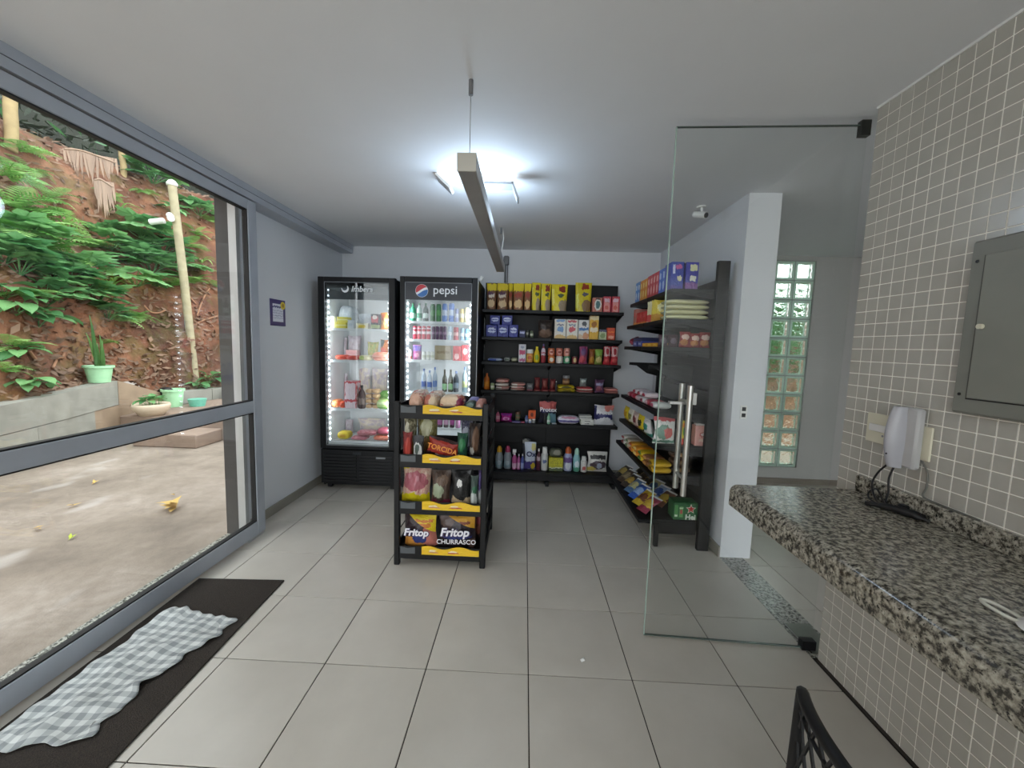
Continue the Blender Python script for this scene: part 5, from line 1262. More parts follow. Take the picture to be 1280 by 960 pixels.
fr_item(zB, 473.5, 485, 424, 'bag', 'carrot_bag', 'orange and dark bag at the back right of the second food fridge shelf', 'bag', pk('#d27a34', ('e', .2, .8, .3, .2, '#3f4a44'), ('e', .4, .3, .4, .3, '#d9583c')), .09, 2.34)
# shelf 3
fr_item(zC_, 430, 445.5, 476.5, 'box', 'ice_cream_tub', 'white tub with red edges on the third food fridge shelf', 'tub', pk('#d9c8ce', ('b', .93, 1, '#b83a42'), ('b', .24, .33, '#c03f48'), ('r', 0, .07, 0, 1, '#b83a42'), ('r', .93, 1, 0, 1, '#b83a42')), .11)
fr_item(zC_, 413, 423.2, 500, 'flat', 'orange_pack', 'orange pack at the left of the third food fridge shelf', 'pack', pk('#dd7a3a', speck=('#e8a06a', 5)), .14)
fr_item(zC_, 423.5, 429.5, 502, 'flat', 'orange_pack', 'small deep orange pack beside the white tub', 'pack', pk('#d8562c'), .12, 2.125)
fr_item(zC_, 446, 455, 482, 'bottle', 'dark_sauce_bottle', 'small dark bottle beside the red edged tub in the food fridge', 'bottle', pk('#4a3434', ('b', .2, .5, '#8a7a72')), cap=M_BLACK2)
for i, (a, b) in enumerate(((456, 464), (464.5, 472.5))):
    for k in range(4):
        z_ = zC_+.045*k
        vt = 512-(k+1)*6.2-1
        fr_item(zC_+.001+.049*k, a, b, 505.5-k*6.3, 'flat', 'bread_roll', ('left', 'right')[i]+' column '+('lowest', 'second', 'third', 'top')[k]+' tan bread roll in the food fridge', 'bread', pk('#c9a072', speck=('#d8b68c', 5)), .09, 2.16, 'bread rolls stacked in the food fridge')
fr_item(zC_, 469, 487, 499.5, 'flat', 'melon_half', 'pale green wrapped melon on the third food fridge shelf', 'melon', pk('#a8c87a', ('b', .5, .75, '#d4e4b0'), ('b', .0, .25, '#6aa04a')), .14, 2.13)
fr_item(zC_, 473, 487, 488.5, 'flat', 'green_bag', 'green bag of vegetables above the melon in the food fridge', 'bag', pk('#5c9a44', speck=('#86b860', 5)), .12, 2.30)
for (z_, a, b, t_, l) in ((zA, 410, 420, 388, 'tall milky bag at the left back of the food fridge top shelf'), (zB, 419, 432, 421, 'milky frozen bag at the left back of the second food fridge shelf'), (zB, 433, 450, 419, 'milky frozen bag in the middle back of the second food fridge shelf'), (zC_, 420, 433, 466, 'tall milky bag at the left back of the third food fridge shelf'), (zC_, 447, 462, 462, 'tall cream bag in the middle back of the third food fridge shelf'), (zC_, 463, 484, 460, 'tall cream bag at the right back of the third food fridge shelf'), (zD, 421, 440, 525, 'milky bag at the left back of the food fridge floor'), (zD, 446, 482, 524, 'wide pale pink bag at the back of the food fridge floor')):
    fr_item(z_, a, b, t_, 'bag', 'frozen_bag', l, 'bag', pk('#c4bcc2' if a < 445 else '#cfc4b4', speck=('#b4a8b0', 4), rough=.3), .07, 2.44, 'pale bags at the back of the food fridge')
# floor of the food fridge
fr_item(zD, 420, 436, 540, 'flat', 'cheese_block', 'yellow cheese block at the bottom of the food fridge', 'cheese', pk('#d9c232', ('r', .3, .7, .3, .7, '#c89a24')), .12)
for i, (a, b, t_) in enumerate(((437, 458, 546), (444, 470, 538))):
    fr_item(zD+.047*i, a, b, 546-7*i, 'flat', 'pink_sausage_pack', ('lower', 'upper')[i]+' pink sausage pack at the bottom of the food fridge', 'pack', pk('#cf8f98', speck=('#b8626e', 5)), .12, 2.13, 'pink sausage packs')
fr_item(zD, 465, 486, 545, 'flat', 'orange_sausage_pack', 'orange red pack at the bottom right of the food fridge', 'pack', pk('#d8694c', speck=('#e2957c', 5)), .12)
fr_item(zD+.06, 470, 486, 535.5, 'flat', 'dark_pink_pack', 'dark pink pack on the orange red pack in the food fridge', 'pack', pk('#b8586c'), .12)
# drinks fridge: shelf 1
z1, z2, z3, z4, z5 = 1.622, 1.455, 1.262, .965, .62
D1 = 'drinks on the top shelf of the drinks fridge'
for i, (a, b, c0, c1) in enumerate(((511.5, 519, '#2f8a64', '#c8e4d4'), (520, 527, '#bcd8cc', '#2f8a64'), (528, 535, '#1f3a34', '#d0e0d8'))):
    fr_item(z1, a, b, 378.5, 'bottle', 'soda_bottle', ('leftmost bright green', 'pale', 'black green')[i]+' bottle on the top shelf of the drinks fridge', 'bottle', pk(c0, ('b', .2, .5, c1)), group=D1, cap=plain('cap_green', '#2f6a4a', .4))
for i, (a, b, c0, c1, t_) in enumerate(((537, 543.5, '#2f6a3a', '#4a8a4c', 380), (544.5, 551, '#3a7444', '#5a9a54', 380), (552, 559, '#7a9ad8', '#d8e2f2', 379.5), (560, 567.5, '#6a8cd0', '#cfdcf0', 379), (568.5, 573, '#9aa0c8', '#d8dcea', 386), (574, 579.5, '#d0b878', '#e8e0c8', 386), (580, 586, '#e0dcae', '#f2f0dc', 384.5))):
    fr_item(z1, a, b, t_, 'can', 'drink_can', ('first dark green', 'second dark green', 'first pale blue', 'second pale blue', 'short lilac', 'short tan', 'cream')[i]+' can on the top shelf of the drinks fridge', 'can', pk(c0, ('b', .35, .65, c1)), group=D1)
# shelf 2
for i in range(4):
    a = 515.5+i*5.7
    fr_item(z2, a, a+5.4, 407.5, 'can', 'drink_can', ordn[i]+' red and white can from the left on the second drinks fridge shelf', 'can', pk('#c8324a', ('b', .4, .6, '#f0d8dc'), ('b', .78, .86, '#f0d8dc')), group='red and white cans')
for i in range(4):
    a = 538.8+i*4.9
    fr_item(z2, a, a+4.7, 408, 'can', 'drink_can', ordn[i]+' dark purple can from the left on the second drinks fridge shelf', 'can', pk('#5c3a5c', ('b', .4, .6, '#9a7a98')), group='dark purple cans')
for i, (a, b, c0, c1, l) in enumerate(((559, 565, '#bcd0dc', '#e8f0f4', 'pale blue'), (566, 573, '#b0464e', '#d8a8a4', 'brick red'), (574.5, 580, '#8aa6bc', '#dbe6ec', 'steel blue'), (580.5, 586, '#5c92b4', '#cfe2ec', 'sky blue'))):
    fr_item(z2, a, b, 408+i, 'can', 'drink_can', l+' can at the right of the second drinks fridge shelf', 'can', pk(c0, ('b', .35, .6, c1)), group='cans at the right of the second drinks fridge shelf')
# shelf 3
fr_item(z3, 510, 514.5, 437, 'jar', 'juice_jar', 'white and red jar at the left of the third drinks fridge shelf', 'jar', pk('#d8c4c0', ('b', .2, .5, '#c8584c')))
fr_item(z3, 515, 526, 431, 'pouch', 'purple_pouch', 'purple and crimson pouch on the third drinks fridge shelf', 'pouch', pk('#8a3a6c', ('b', .6, .95, '#5a4a9c'), ('e', .5, .3, .3, .16, '#d08aa8')), .07)
for i in range(3):
    fr_item(z3, 527+i*5.2, 532+i*5.2, 439.5, 'can', 'yogurt_cup', ('left', 'middle', 'right')[i]+' white yogurt cup on the third drinks fridge shelf', 'cup', pk('#d4d6cc', ('b', .3, .6, '#b8bca4')), group='yogurt cups')
fr_item(z3, 543, 564, 432, 'box', 'beige_box', 'wide beige box on the third drinks fridge shelf', 'box', pk('#b4a888', ('r', .1, .9, .45, .6, '#988a68')), .12, 2.3)
fr_item(z3, 566, 576, 432.5, 'box', 'red_drink_pack', 'red and white pack, left of two on the third drinks fridge shelf', 'pack', pk('#cf3f45', ('e', .5, .3, .3, .2, '#e8b8b4')), .1)
fr_item(z3, 576.5, 586, 431.5, 'box', 'red_drink_pack', 'red and white pack, right of two on the third drinks fridge shelf', 'pack', pk('#c8383f', ('e', .5, .6, .3, .2, '#e8c0bc')), .1)
# shelf 4: bottles
for i, (a, b, t_, c0, c1, l) in enumerate(((526, 532.5, 461, '#a8bcd0', '#4a6cb8', 'first clear water'), (533, 539.5, 463, '#b0c2d4', '#4a72c4', 'second clear water'), (540, 546, 459, '#aebccc', '#6a86c0', 'third clear water'), (566, 573, 464, '#3c4650', '#8a9aa8', 'dark cola'), (577, 584, 459, '#a8c0c8', '#d8e0a8', 'clear lemon'))):
    fr_item(z4, a, b, t_, 'bottle', 'drink_bottle', l+' bottle on the fourth drinks fridge shelf', 'bottle', pk(c0, ('b', .22, .5, c1), rough=.15), cap=plain('cap_bluegrey', '#5a76b0', .4))
for i, (a, b) in enumerate(((552, 558.5), (559.5, 566))):
    fr_item(z4, a, b, 462, 'beer', 'beer_bottle', ('left', 'right')[i]+' dark glass beer bottle with pale green label in the drinks fridge', 'bottle', pk('#3a3a20', ('b', .12, .40, '#9ad09a'), rough=.15), cap=plain('beer_cap', '#4a4a2c', .4))
# shelf 5, seen through the stand
for i, (a, b) in enumerate(((546, 553), (553.6, 560.5), (561, 568), (568.5, 575.5), (576, 583))):
    fr_item(z5, a, b, 512.5, 'bottle', 'soda_bottle', ('first', 'second', 'third', 'fourth', 'fifth')[i]+' violet label soda bottle seen through the snack stand', 'bottle', pk('#3a2430' if i != 3 else '#9a6a8c', ('b', .18, .5, '#9a4a84' if i % 2 == 0 else '#b07aa0'), rough=.15), group='violet label soda bottles', cap=M_WHITE)

# ================================================================== OUTSIDE
def m_yard():
    m, nt, b = NT('yard_concrete'); c = coord(nt)
    f = noise(nt, c, .9, 6, .65); g = noise(nt, c, 14, 4, .7)
    a = ramp(nt, f, [(.30, '#6b6055'), (.48, '#8a7e70'), (.60, '#9b8f82'), (.72, '#aea498')])
    k = ramp(nt, g, [(.40, '000000'), (.66, '8a8a8a')])
    a = mixc(nt, k, a, '#5b5046')
    f2 = noise(nt, coord(nt, 'Object', (1.1, .5, 1)), 1.7, 3, .5)
    a = mixc(nt, ramp(nt, f2, [(.62, '000000'), (.70, 'bbbbbb')]), a, '#b9b4ae')  # paler patches blended in by coarse noise
    nt.links.new(a, b.inputs['Base Color']); b.inputs['Roughness'].default_value = .75
    bump(nt, b, g, .4, .02); return m
struct(MB().box(-14, XL-.115, -9, 14, -.3, -.02).build('ground', m_yard()), 'worn brownish concrete yard outside the sliding door')
struct(MB().box(XL-.115, 14, YB+.12, 14, -.3, -.02).build('ground_rear', m_yard()), 'yard strip behind the glass block wall')
struct(MB().box(XL-.115, 14, -9, YF-.12, -.3, -.02).build('ground_front', m_yard()), 'yard in front of the shop')

def m_earth():
    m, nt, b = NT('red_earth'); c = coord(nt)
    f = noise(nt, c, 1.1, 6, .65); g = noise(nt, c, 9, 5, .7); q = noise(nt, c, 2.3, 4, .6)
    a = ramp(nt, f, [(.32, '#4a3226'), (.46, '#6e4834'), (.58, '#8c6046'), (.72, '#a97f62')])
    a = mixc(nt, ramp(nt, g, [(.40, '777777'), (.60, '000000')]), a, '#4a2c1c')
    a = mixc(nt, ramp(nt, q, [(.50, '000000'), (.62, 'bbbbbb')]), a, '#56582c')
    nt.links.new(a, b.inputs['Base Color']); b.inputs['Roughness'].default_value = .95
    bump(nt, b, g, .8, .05); return m
M_EARTH = m_earth()
from mathutils import noise as mn
WALLP = [Vector((-5.0, -6, 0)), Vector((-5.05, -1, 0)), Vector((-5.25, 2.1, 0)), Vector((-5.68, 3.6, 0)), Vector((-5.85, 4.6, 0)), Vector((-5.7, 5.8, 0)), Vector((-5.1, 7.0, 0)), Vector((-3.7, 7.9, 0)), Vector((-1.5, 8.3, 0))]
WP = curve_pts(WALLP, 8)
def wtop(y): return .60 if y < 1 else (.60+.0625*(y-1) if y < 4.25 else max(.47, .80-.9*(y-4.25)))
WTOP = [wtop(p.y) for p in WP]
PROFB = [(-.02, 0), (.10, .05), (.22, .50), (.34, 1.05), (.55, 1.55), (.95, 2.2), (1.4, 3.0), (1.85, 3.8), (2.2, 4.2), (2.7, 4.3), (3.4, 4.1), (4.4, 3.8), (5.4, 3.6)]
def wall_frame(i):
    a = WP[max(i-1, 0)]; b = WP[min(i+1, len(WP)-1)]
    t = (b-a).normalized(); n = Vector((-t.y, t.x, 0))
    return t, n
def bank_pt(i, d, h, amp=1):
    t, n = wall_frame(i); p = WP[i]+n*(d+.12)
    z = WTOP[i]-.06+h
    q = Vector((p.x*.9, p.y*.9, z*.9))
    k = mn.noise(q*1.3)*.22+mn.noise(q*3.1)*.09+mn.noise(q*7)*.035
    w = min(1, d*4) if d > 0 else 0
    return p+n*(k*w*amp)+Vector((0, 0, z+k*.5*w*amp))
bankm = MB(); NB = len(PROFB)
def prof_at(s):
    s *= NB-1; k = min(int(s), NB-2); f = s-k
    return tuple(PROFB[k][j]*(1-f)+PROFB[k+1][j]*f for j in (0, 1))
NS, NP = (len(WP)-1), 60
for i in range(NS+1):
    for j in range(NP+1):
        d, h = prof_at(j/NP); bankm.v.append(tuple(bank_pt(i, d, h)))
for i in range(NS):
    for j in range(NP):
        a = i*(NP+1)+j; bankm.f.append((a, a+1, a+NP+2, a+NP+1))
bank = struct(bankm.build('earth_bank', M_EARTH, None, True), 'steep red earth bank beyond the yard')
sb = bank.modifiers.new('detail', 'SUBSURF'); sb.levels = 1; sb.render_levels = 1
bvh = BVHTree.FromPolygons(bankm.v, bankm.f)
def bank_hit(u, v, src=None):
    d = ray(u, v); h = bvh.ray_cast(CAM, d)
    return h[0], h[1]

# low block wall in two courses
bw_ = struct(thing('wall_yard', None, None), 'low two course grey concrete block wall at the foot of the earth bank')
M_BLK = [plain('block_grey', '#8f8e84', .85, var=.14, vscale=5), plain('block_moss', '#86866a', .85, var=.16, vscale=4), plain('block_tan', '#98846e', .85, var=.12, vscale=5)]
acc = 0; seg = []
for i in range(len(WP)-1): seg.append((WP[i+1]-WP[i]).length)
def at_len(s):
    for i, l in enumerate(seg):
        if s <= l: f = s/l; return WP[i].lerp(WP[i+1], f), WTOP[i]*(1-f)+WTOP[i+1]*f, (WP[i+1]-WP[i]).normalized()
        s -= l
    return WP[-1], WTOP[-1], (WP[-1]-WP[-2]).normalized()
L0 = 5.0; L1 = sum(seg[:40])
rr = random.Random(2)
for course in range(2):
    s = L0+(0.45 if course else 0)
    while s < L1:
        ln = .88
        p0, h0, t = at_len(s+.004); p1, h1, _ = at_len(s+ln-.004)
        n = Vector((-t.y, t.x, 0))
        z00, z01 = (-.02, h0*.56-.004) if course == 0 else (h0*.56+.004, h0)
        z10, z11 = (-.02, h1*.56-.004) if course == 0 else (h1*.56+.004, h1)
        o = rr.uniform(-.006, .006)
        a0 = p0+n*o; a1 = p1+n*o; b0 = p0+n*.19; b1 = p1+n*.19
        MB().add([(a0.x, a0.y, z00), (a1.x, a1.y, z10), (b1.x, b1.y, z10), (b0.x, b0.y, z00), (a0.x, a0.y, z01), (a1.x, a1.y, z11), (b1.x, b1.y, z11), (b0.x, b0.y, z01)],
                 [(0, 3, 2, 1), (4, 5, 6, 7), (0, 1, 5, 4), (1, 2, 6, 5), (2, 3, 7, 6), (3, 0, 4, 7)]).build('concrete_block', M_BLK[0 if p0.y < 3.2 and course else rr.choice((0, 0, 1, 2))], bw_)
        s += ln
# steps and platform at the far end
M_STEP = plain('step_concrete', '#8a7768', .8, var=.15, vscale=4)
struct(MB().cbox(-5.1, -4.25, 3.31, 3.76, -.02, .155, .012).build('step', M_STEP), 'worn concrete step at the far end of the yard')
struct(MB().cbox(-5.74, -2.3, 3.762, 5.6, -.02, .275, .012).build('platform', M_STEP), 'raised concrete platform with flower pots')
struct(MB().cbox(-5.62, -2.3, 5.602, 7.4, -.02, .44, .012).build('platform_upper', M_STEP), 'second concrete level below the earth bank')

# rear bank behind the glass blocks
rb = MB()
def rfn(u, v):
    x = -1+u*9; z = v*2.1; y = 4.9+1.6*v+.25*mn.noise(Vector((x*1.4, z*1.4, 3)))
    return (x, y, z-.05)
rb.grid(rfn, 50, 24)
rbo = struct(rb.build('earth_bank_rear', M_EARTH, None, True), 'earth bank behind the glass block window')
rbvh = BVHTree.FromPolygons(rb.v, rb.f)

# ------------------------------------------------------------------ plants
def m_leaf(name, c0, c1, tr=.35):
    m = bpy.data.materials.new(name); m.use_nodes = True; nt = m.node_tree; b = nt.nodes['Principled BSDF']
    oi = nd(nt, 'ShaderNodeObjectInfo')
    col = ramp(nt, oi.outputs['Random'], [(0, c0), (1, c1)])
    nt.links.new(col, b.inputs['Base Color']); b.inputs['Roughness'].default_value = .45
    t = nd(nt, 'ShaderNodeBsdfTranslucent'); nt.links.new(col, t.inputs[0])
    mx = nd(nt, 'ShaderNodeMixShader'); mx.inputs[0].default_value = tr
    o = nt.nodes['Material Output']
    nt.links.new(b.outputs[0], mx.inputs[1]); nt.links.new(t.outputs[0], mx.inputs[2]); nt.links.new(mx.outputs[0], o.inputs[0])
    return m
ML_FERN = m_leaf('fern_leaf', '#5f9a48', '#a4d07c'); ML_BROAD = m_leaf('broad_leaf', '#4a8350', '#86b878'); ML_GRASS = m_leaf('blade_leaf', '#6fa04a', '#a4c878')
ML_DARK = m_leaf('dark_leaf', '#262f26', '#333f2f', .1); ML_DRY = m_leaf('dry_frond', '#9a8270', '#b89c86', .2)
M_STEM = plain('green_stem', '#5d6a3a', .7); M_TRUNK = plain('pale_trunk', '#a08c64', .8, var=.2)
def me_fern(n=13, L=1.0, W_=.26, droop=.55):
    b = MB()
    def sp(t): return Vector((0, L*(t-.12*t*t), L*(.55*t-droop*t*t)))
    b.tube([sp(k/8) for k in range(9)], [.012-.001*k for k in range(9)], 4)
    for k in range(1, n+1):
        t = k/(n+.6); p = sp(t); d = (sp(min(1, t+.03))-sp(t-.03)).normalized()
        wd = W_*math.sin(PI*min(1, .12+t*.92))**.8+.015
        for s_ in (-1, 1):
            o = Vector((s_, 0, 0))*wd+d*wd*.35+Vector((0, 0, -.10*wd))
            hw = d*(.42*L/n)
            b.add([p-hw*.6, p+hw*.6, p+o*.55+hw*.75, p+o, p+o*.5-hw*.5], [(0, 1, 2, 3, 4)])
    return b.mesh('frond', ML_FERN, fix=False)
def me_palmate(nl=7):
    b = MB()
    b.tube([(0, 0, 0), (0, .28, .26), (0, .55, .38)], [.014, .012, .01], 5)
    c = Vector((0, .55, .38))
    for k in range(nl):
        a = (k-(nl-1)/2)*(2*PI*.86/nl)
        d = Vector((math.sin(a), math.cos(a), -.18)); s_ = Vector((math.cos(a), -math.sin(a), 0)); L = .46*(1-.12*abs(k-(nl-1)/2)/3)
        w = .13
        up = Vector((0, 0, .02))
        P = [c, c+d*L*.35+s_*w*.8+up, c+d*L*.7+s_*w*.85, c+d*L, c+d*L*.7-s_*w*.85, c+d*L*.35-s_*w*.8+up, c+d*L*.35-up, c+d*L*.7-up*1.5]
        b.add(P, [(0, 1, 6), (1, 2, 7, 6), (2, 3, 7), (0, 6, 5), (6, 7, 4, 5), (7, 3, 4)])
    return b.mesh('palmate_leaf', ML_BROAD, fix=False)
def me_blade(L=1.0, w=.05, droop=.9):
    b = MB()
    def sp(t): return Vector((0, L*.75*t, L*(1.0*t-droop*t*t)))
    def fn(u, v): return sp(v)+Vector(((u-.5)*2*w*(1-v)**.5*(.4+.6*min(1, v*4)), 0, abs(u-.5)*.03))
    b.grid(fn, 2, 7); return b.mesh('blade', ML_GRASS, fix=False)
def me_broad(L=.5, w=.15):
    b = MB(); b.tube([(0, 0, 0), (0, .12, .16), (0, .24, .26)], .008, 4)
    def fn(u, v):
        ww = w*math.sin(PI*min(1, v*.97+.02))**.7
        return Vector(((u-.5)*2*ww, .24+L*v, .26+.10*v-.28*v*v+abs(u-.5)*.07))
    b.grid(fn, 2, 5); return b.mesh('broad_leaf', ML_BROAD, fix=False)
LEAF = {'fern': [me_fern(), me_fern(11, .85, .3, .7)], 'palm': [me_palmate(7), me_palmate(6)], 'blade': [me_blade(), me_blade(.9, .06, 1.05)], 'broad': [me_broad(), me_broad(.42, .17)]}
NAMES = {'fern': ('fern', 'fern'), 'palm': ('palmate_shrub', 'shrub'), 'blade': ('grass_tuft', 'grass tuft'), 'broad': ('leafy_plant', 'plant')}
PARTN = {'fern': 'frond', 'palm': 'leaf', 'blade': 'blade', 'broad': 'leaf'}
prng = random.Random(11)
def plant(kind, loc, nrm, scale, n, label, group, face=None):
    nm, cat = NAMES[kind]
    t = thing(nm, label, cat, loc, 0, group)
    out = Vector((nrm.x, nrm.y, 0)); out = out.normalized() if out.length > .01 else Vector((1, 0, 0))
    a0 = math.atan2(out.y, out.x)-PI/2
    for k in range(n):
        me = prng.choice(LEAF[kind])
        # leaves lean out of the slope
        az = a0+(k/(n-1)-.5)*PI*1.5+prng.uniform(-.25, .25)
        o = link(PARTN[kind], me, t, Vector((0, 0, 0)), 0, (prng.uniform(-.25, .55), prng.uniform(-.2, .2), az))
        s_ = scale*prng.uniform(.75, 1.15); o.scale = (s_,)*3
    return t
PL = [ # u, v, kind, scale, leaves, where
 (8, 215, 'fern', .55, 8, 'at the top left corner behind the thin trunk'), (35, 205, 'fern', .42, 7, 'beside the pale thin trunk'), (14, 250, 'fern', .6, 9, 'at the left edge below the thin trunk'),
 (50, 262, 'fern', .62, 9, 'left of the hanging dry frond'), (10, 290, 'fern', .62, 9, 'at the left edge halfway up the bank'), (72, 285, 'blade', .45, 9, 'below the hanging dry frond'),
 (45, 305, 'fern', .62, 10, 'in the thick left cluster halfway up'), (85, 318, 'fern', .55, 9, 'in the middle of the left glass'), (25, 335, 'palm', .42, 7, 'low in the left cluster'),
 (5, 320, 'palm', .45, 7, 'cut by the left edge of the glass'), (110, 300, 'fern', .5, 8, 'right of the left cluster'), (105, 338, 'palm', .42, 8, 'above the snake plant'),
 (65, 352, 'palm', .34, 6, 'above the bare red patch'), (98, 366, 'palm', .38, 8, 'just above the snake plant pot'), (122, 372, 'palm', .40, 8, 'hanging right above the snake plant'),
 (140, 352, 'blade', .4, 8, 'right of the snake plant shrubs'), (148, 392, 'fern', .38, 7, 'hanging below the shrubs in the bank middle'), (170, 388, 'fern', .36, 7, 'between the shrubs and the wooden post'),
 (20, 385, 'broad', .4, 8, 'low at the left of the bank'), (12, 425, 'fern', .36, 7, 'above the block wall at the left'), (48, 400, 'broad', .42, 9, 'left of the bare red patch'),
 (35, 478, 'broad', .34, 9, 'growing just above the block wall'), (8, 455, 'fern', .3, 6, 'at the left edge above the block wall'), (150, 258, 'blade', .34, 8, 'beside the second dry frond'),
 (192, 222, 'palm', .5, 8, 'at the top of the wooden post'), (180, 232, 'fern', .36, 6, 'left of the post top'), (262, 235, 'broad', .6, 10, 'at the upper right near the dark jamb'),
 (172, 268, 'fern', .42, 7, 'left of the post cameras'), (176, 290, 'palm', .55, 8, 'behind the post cameras'), (205, 312, 'palm', .50, 8, 'left of the post middle'), (190, 335, 'palm', .5, 8, 'in the thick cluster left of the post'),
 (160, 322, 'palm', .46, 8, 'left in the post cluster'), (170, 350, 'palm', .46, 8, 'low in the post cluster'), (215, 348, 'fern', .46, 8, 'crossing behind the post'), (232, 300, 'fern', .42, 7, 'right of the post middle'),
 (244, 285, 'fern', .38, 6, 'right of the post above the roots'), (252, 320, 'blade', .32, 7, 'right of the post among roots'), (238, 345, 'fern', .42, 7, 'right of the post above the red earth'), (262, 268, 'fern', .36, 6, 'under the upper right plant'),
 (270, 350, 'fern', .34, 6, 'against the dark jamb'), (262, 470, 'broad', .36, 8, 'low beside the dark jamb'), (248, 478, 'broad', .3, 7, 'at the post foot'), (130, 420, 'fern', .24, 5, 'small one under the shrub overhang'),
 (60, 240, 'fern', .45, 7, 'in the upper left of the bank'), (128, 285, 'palm', .3, 6, 'right below the hanging dry frond'), (95, 178, 'blade', .35, 7, 'at the crest beside the first dry frond'), (150, 200, 'blade', .34, 7, 'at the crest by the small trunk'),
 (25, 180, 'fern', .45, 7, 'at the crest in the top left'), (215, 260, 'broad', .36, 7, 'behind the post just under its top'), (235, 250, 'broad', .4, 7, 'right of the post top'), (28, 362, 'fern', .4, 7, 'below the left cluster'),
 (60, 372, 'palm', .36, 7, 'left of the snake plant above the bare patch'), (135, 392, 'palm', .34, 7, 'right of the snake plant tip'), (88, 345, 'palm', .40, 8, 'between the ferns above the snake plant'), (30, 300, 'palm', .42, 7, 'among the ferns at the left edge'),
 (222, 330, 'palm', .44, 8, 'just behind the post middle'), (250, 262, 'palm', .40, 7, 'right of the post cameras'), (140, 305, 'palm', .44, 8, 'between the hanging frond and the post cluster'), (5, 365, 'broad', .42, 8, 'at the left edge above the root'),
 (22, 440, 'broad', .34, 8, 'beside the root above the block wall'), (135, 240, 'fern', .36, 7, 'right beside the hanging dry frond'),
 (75, 330, 'broad', .4, 8, 'between the left cluster and the snake plant')]
KN = {'fern': 'green fern', 'palm': 'palmate leaved green shrub', 'blade': 'narrow bladed grass tuft', 'broad': 'broad leaved green plant'}
for (u, v, kind, sc_, n, wh) in PL:
    p, nr = bank_hit(u, v+8)
    if p is None: continue
    if nr.x < 0 and nr.z < 0: nr = -nr
    plant(kind, p+Vector((.0, 0, -.02)), Vector((CAM.x-p.x, CAM.y-p.y, 0)), sc_*(1.05 if kind == 'fern' else 1.25), n+4, KN[kind]+' '+wh, 'plants growing on the earth bank')
# bushes seen through the glass blocks
for i, (x, z) in enumerate(((3.9, 1.5), (4.5, 1.9), (5.0, 1.6), (4.2, 2.3), (4.8, 2.5), (5.4, 2.1))):
    z *= .75; h = rbvh.ray_cast(Vector((x, 2.9, z)), Vector((0, 1, 0)))[0]
    if h is None: h = Vector((x, 5, z))
    t = plant('palm', h, Vector((0, -1, 0)), .95, 12, ('lowest left', 'middle', 'lower right', 'upper left', 'topmost', 'upper right')[i]+' green shrub blurred behind the glass blocks', 'shrubs behind the glass blocks')
# thin tree trunks at the crest and dark thicket beyond
def trunk(u0, v0, u1, v1, r, label, cat='tree'):
    p, _ = bank_hit(u0, v0)
    if p is None: return
    q = PY(u1, v1, p.y+.1)
    t = thing('thin_tree', label, cat, p)
    MB().tube(curve_pts([(0, 0, -.1), (q-p)*.35+Vector((.02, 0, 0)), (q-p)*.7, q-p, (q-p)*1.5]), [r]*25, 8).build('trunk', M_TRUNK, t, True)
    cr = MB(); r2 = random.Random(3)
    for k in range(60):
        c = (q-p)*1.5+Vector((r2.gauss(0, .7), r2.gauss(0, .7), r2.gauss(.5, .5))); s_ = .16
        a = Vector((r2.gauss(0, 1), r2.gauss(0, 1), r2.gauss(0, 1))).normalized()*s_; b2 = a.cross(Vector((.3, .5, .8))).normalized()*s_*.5
        cr.add([c-a, c+b2, c+a, c-b2], [(0, 1, 2, 3)])
    tag(cr.build('crown', ML_BROAD, t, fix=False), kind='stuff')
trunk(12, 180, 13, 118, .075, 'thin pale tree trunk at the top left beyond the bank crest')
trunk(154, 218, 152, 188, .05, 'short pale tree stem at the bank crest')
hl = MB()
for i in range(NS+1):
    for j in range(13):
        t, n = wall_frame(i); q = WP[i]+n*(4.6+.35*j); q.z = 2.6+.75*j+.5*mn.noise(q*.8); hl.v.append(tuple(q))
for i in range(NS):
    for j in range(12):
        a = i*13+j; hl.f.append((a, a+1, a+14, a+13))
struct(hl.build('wooded_hill', plain('dark_undergrowth', '#2b2f26', .95, var=.35, vscale=2), None, True), 'dark wooded hill rising behind the bank crest')
dk = MB(); r3 = random.Random(8)
for k in range(5200):
    i = r3.randrange(8, len(WP)-1); t, n = wall_frame(i)
    e_ = r3.random(); c = WP[i]+n*(4.2+1.6*e_+r3.uniform(-.3, .2))+t*r3.uniform(-.3, .3); c.z = 3.0+3.6*e_+r3.uniform(-.2, .3)
    a = Vector((r3.gauss(0, 1), r3.gauss(0, 1), r3.gauss(0, 1))).normalized()*r3.uniform(.08, .17); b2 = a.cross(Vector((.3, .5, .8))).normalized()*.05
    dk.add([c-a, c+b2, c+a, c-b2], [(0, 1, 2, 3)])
tag(dk.build('dark_thicket', ML_DARK, None, fix=False), 'dark leafy thicket above the crest of the earth bank', 'thicket', None, 'stuff')
# dry fronds
def dry(u, v, L, w, lean, label):
    p, _ = bank_hit(u, v)
    if p is None: return
    t = thing('dry_frond', label, 'palm frond', p+(CAM-p).normalized()*.45, lean, 'dry palm fronds hanging on the bank')
    MB().tube(curve_pts([(0, 0, 0), (w*.3, 0, .03), (w*.6, 0, .0), (w, 0, -.06)]), .014, 6).build('midrib', ML_DRY, t, True)
    for k in range(20):
        x = w*k/19; ln = L*(.45+.55*math.sin(PI*(k+1)/21)*(.7+.3*math.sin(k*2.7)))
        MB().add([(x-.014, 0, .01), (x+.016, .004, .01), (x+.02+.03*math.sin(k), .03, -ln*.6), (x+.01+.05*math.sin(k), .02, -ln), (x-.012+.03*math.sin(k), .01, -ln*.6)], [(0, 1, 2, 3, 4)]).build('leaflet', ML_DRY, t, fix=False)
dry(80, 186, .50, .62, .6, 'pale dry palm frond drooping over the bank crest')
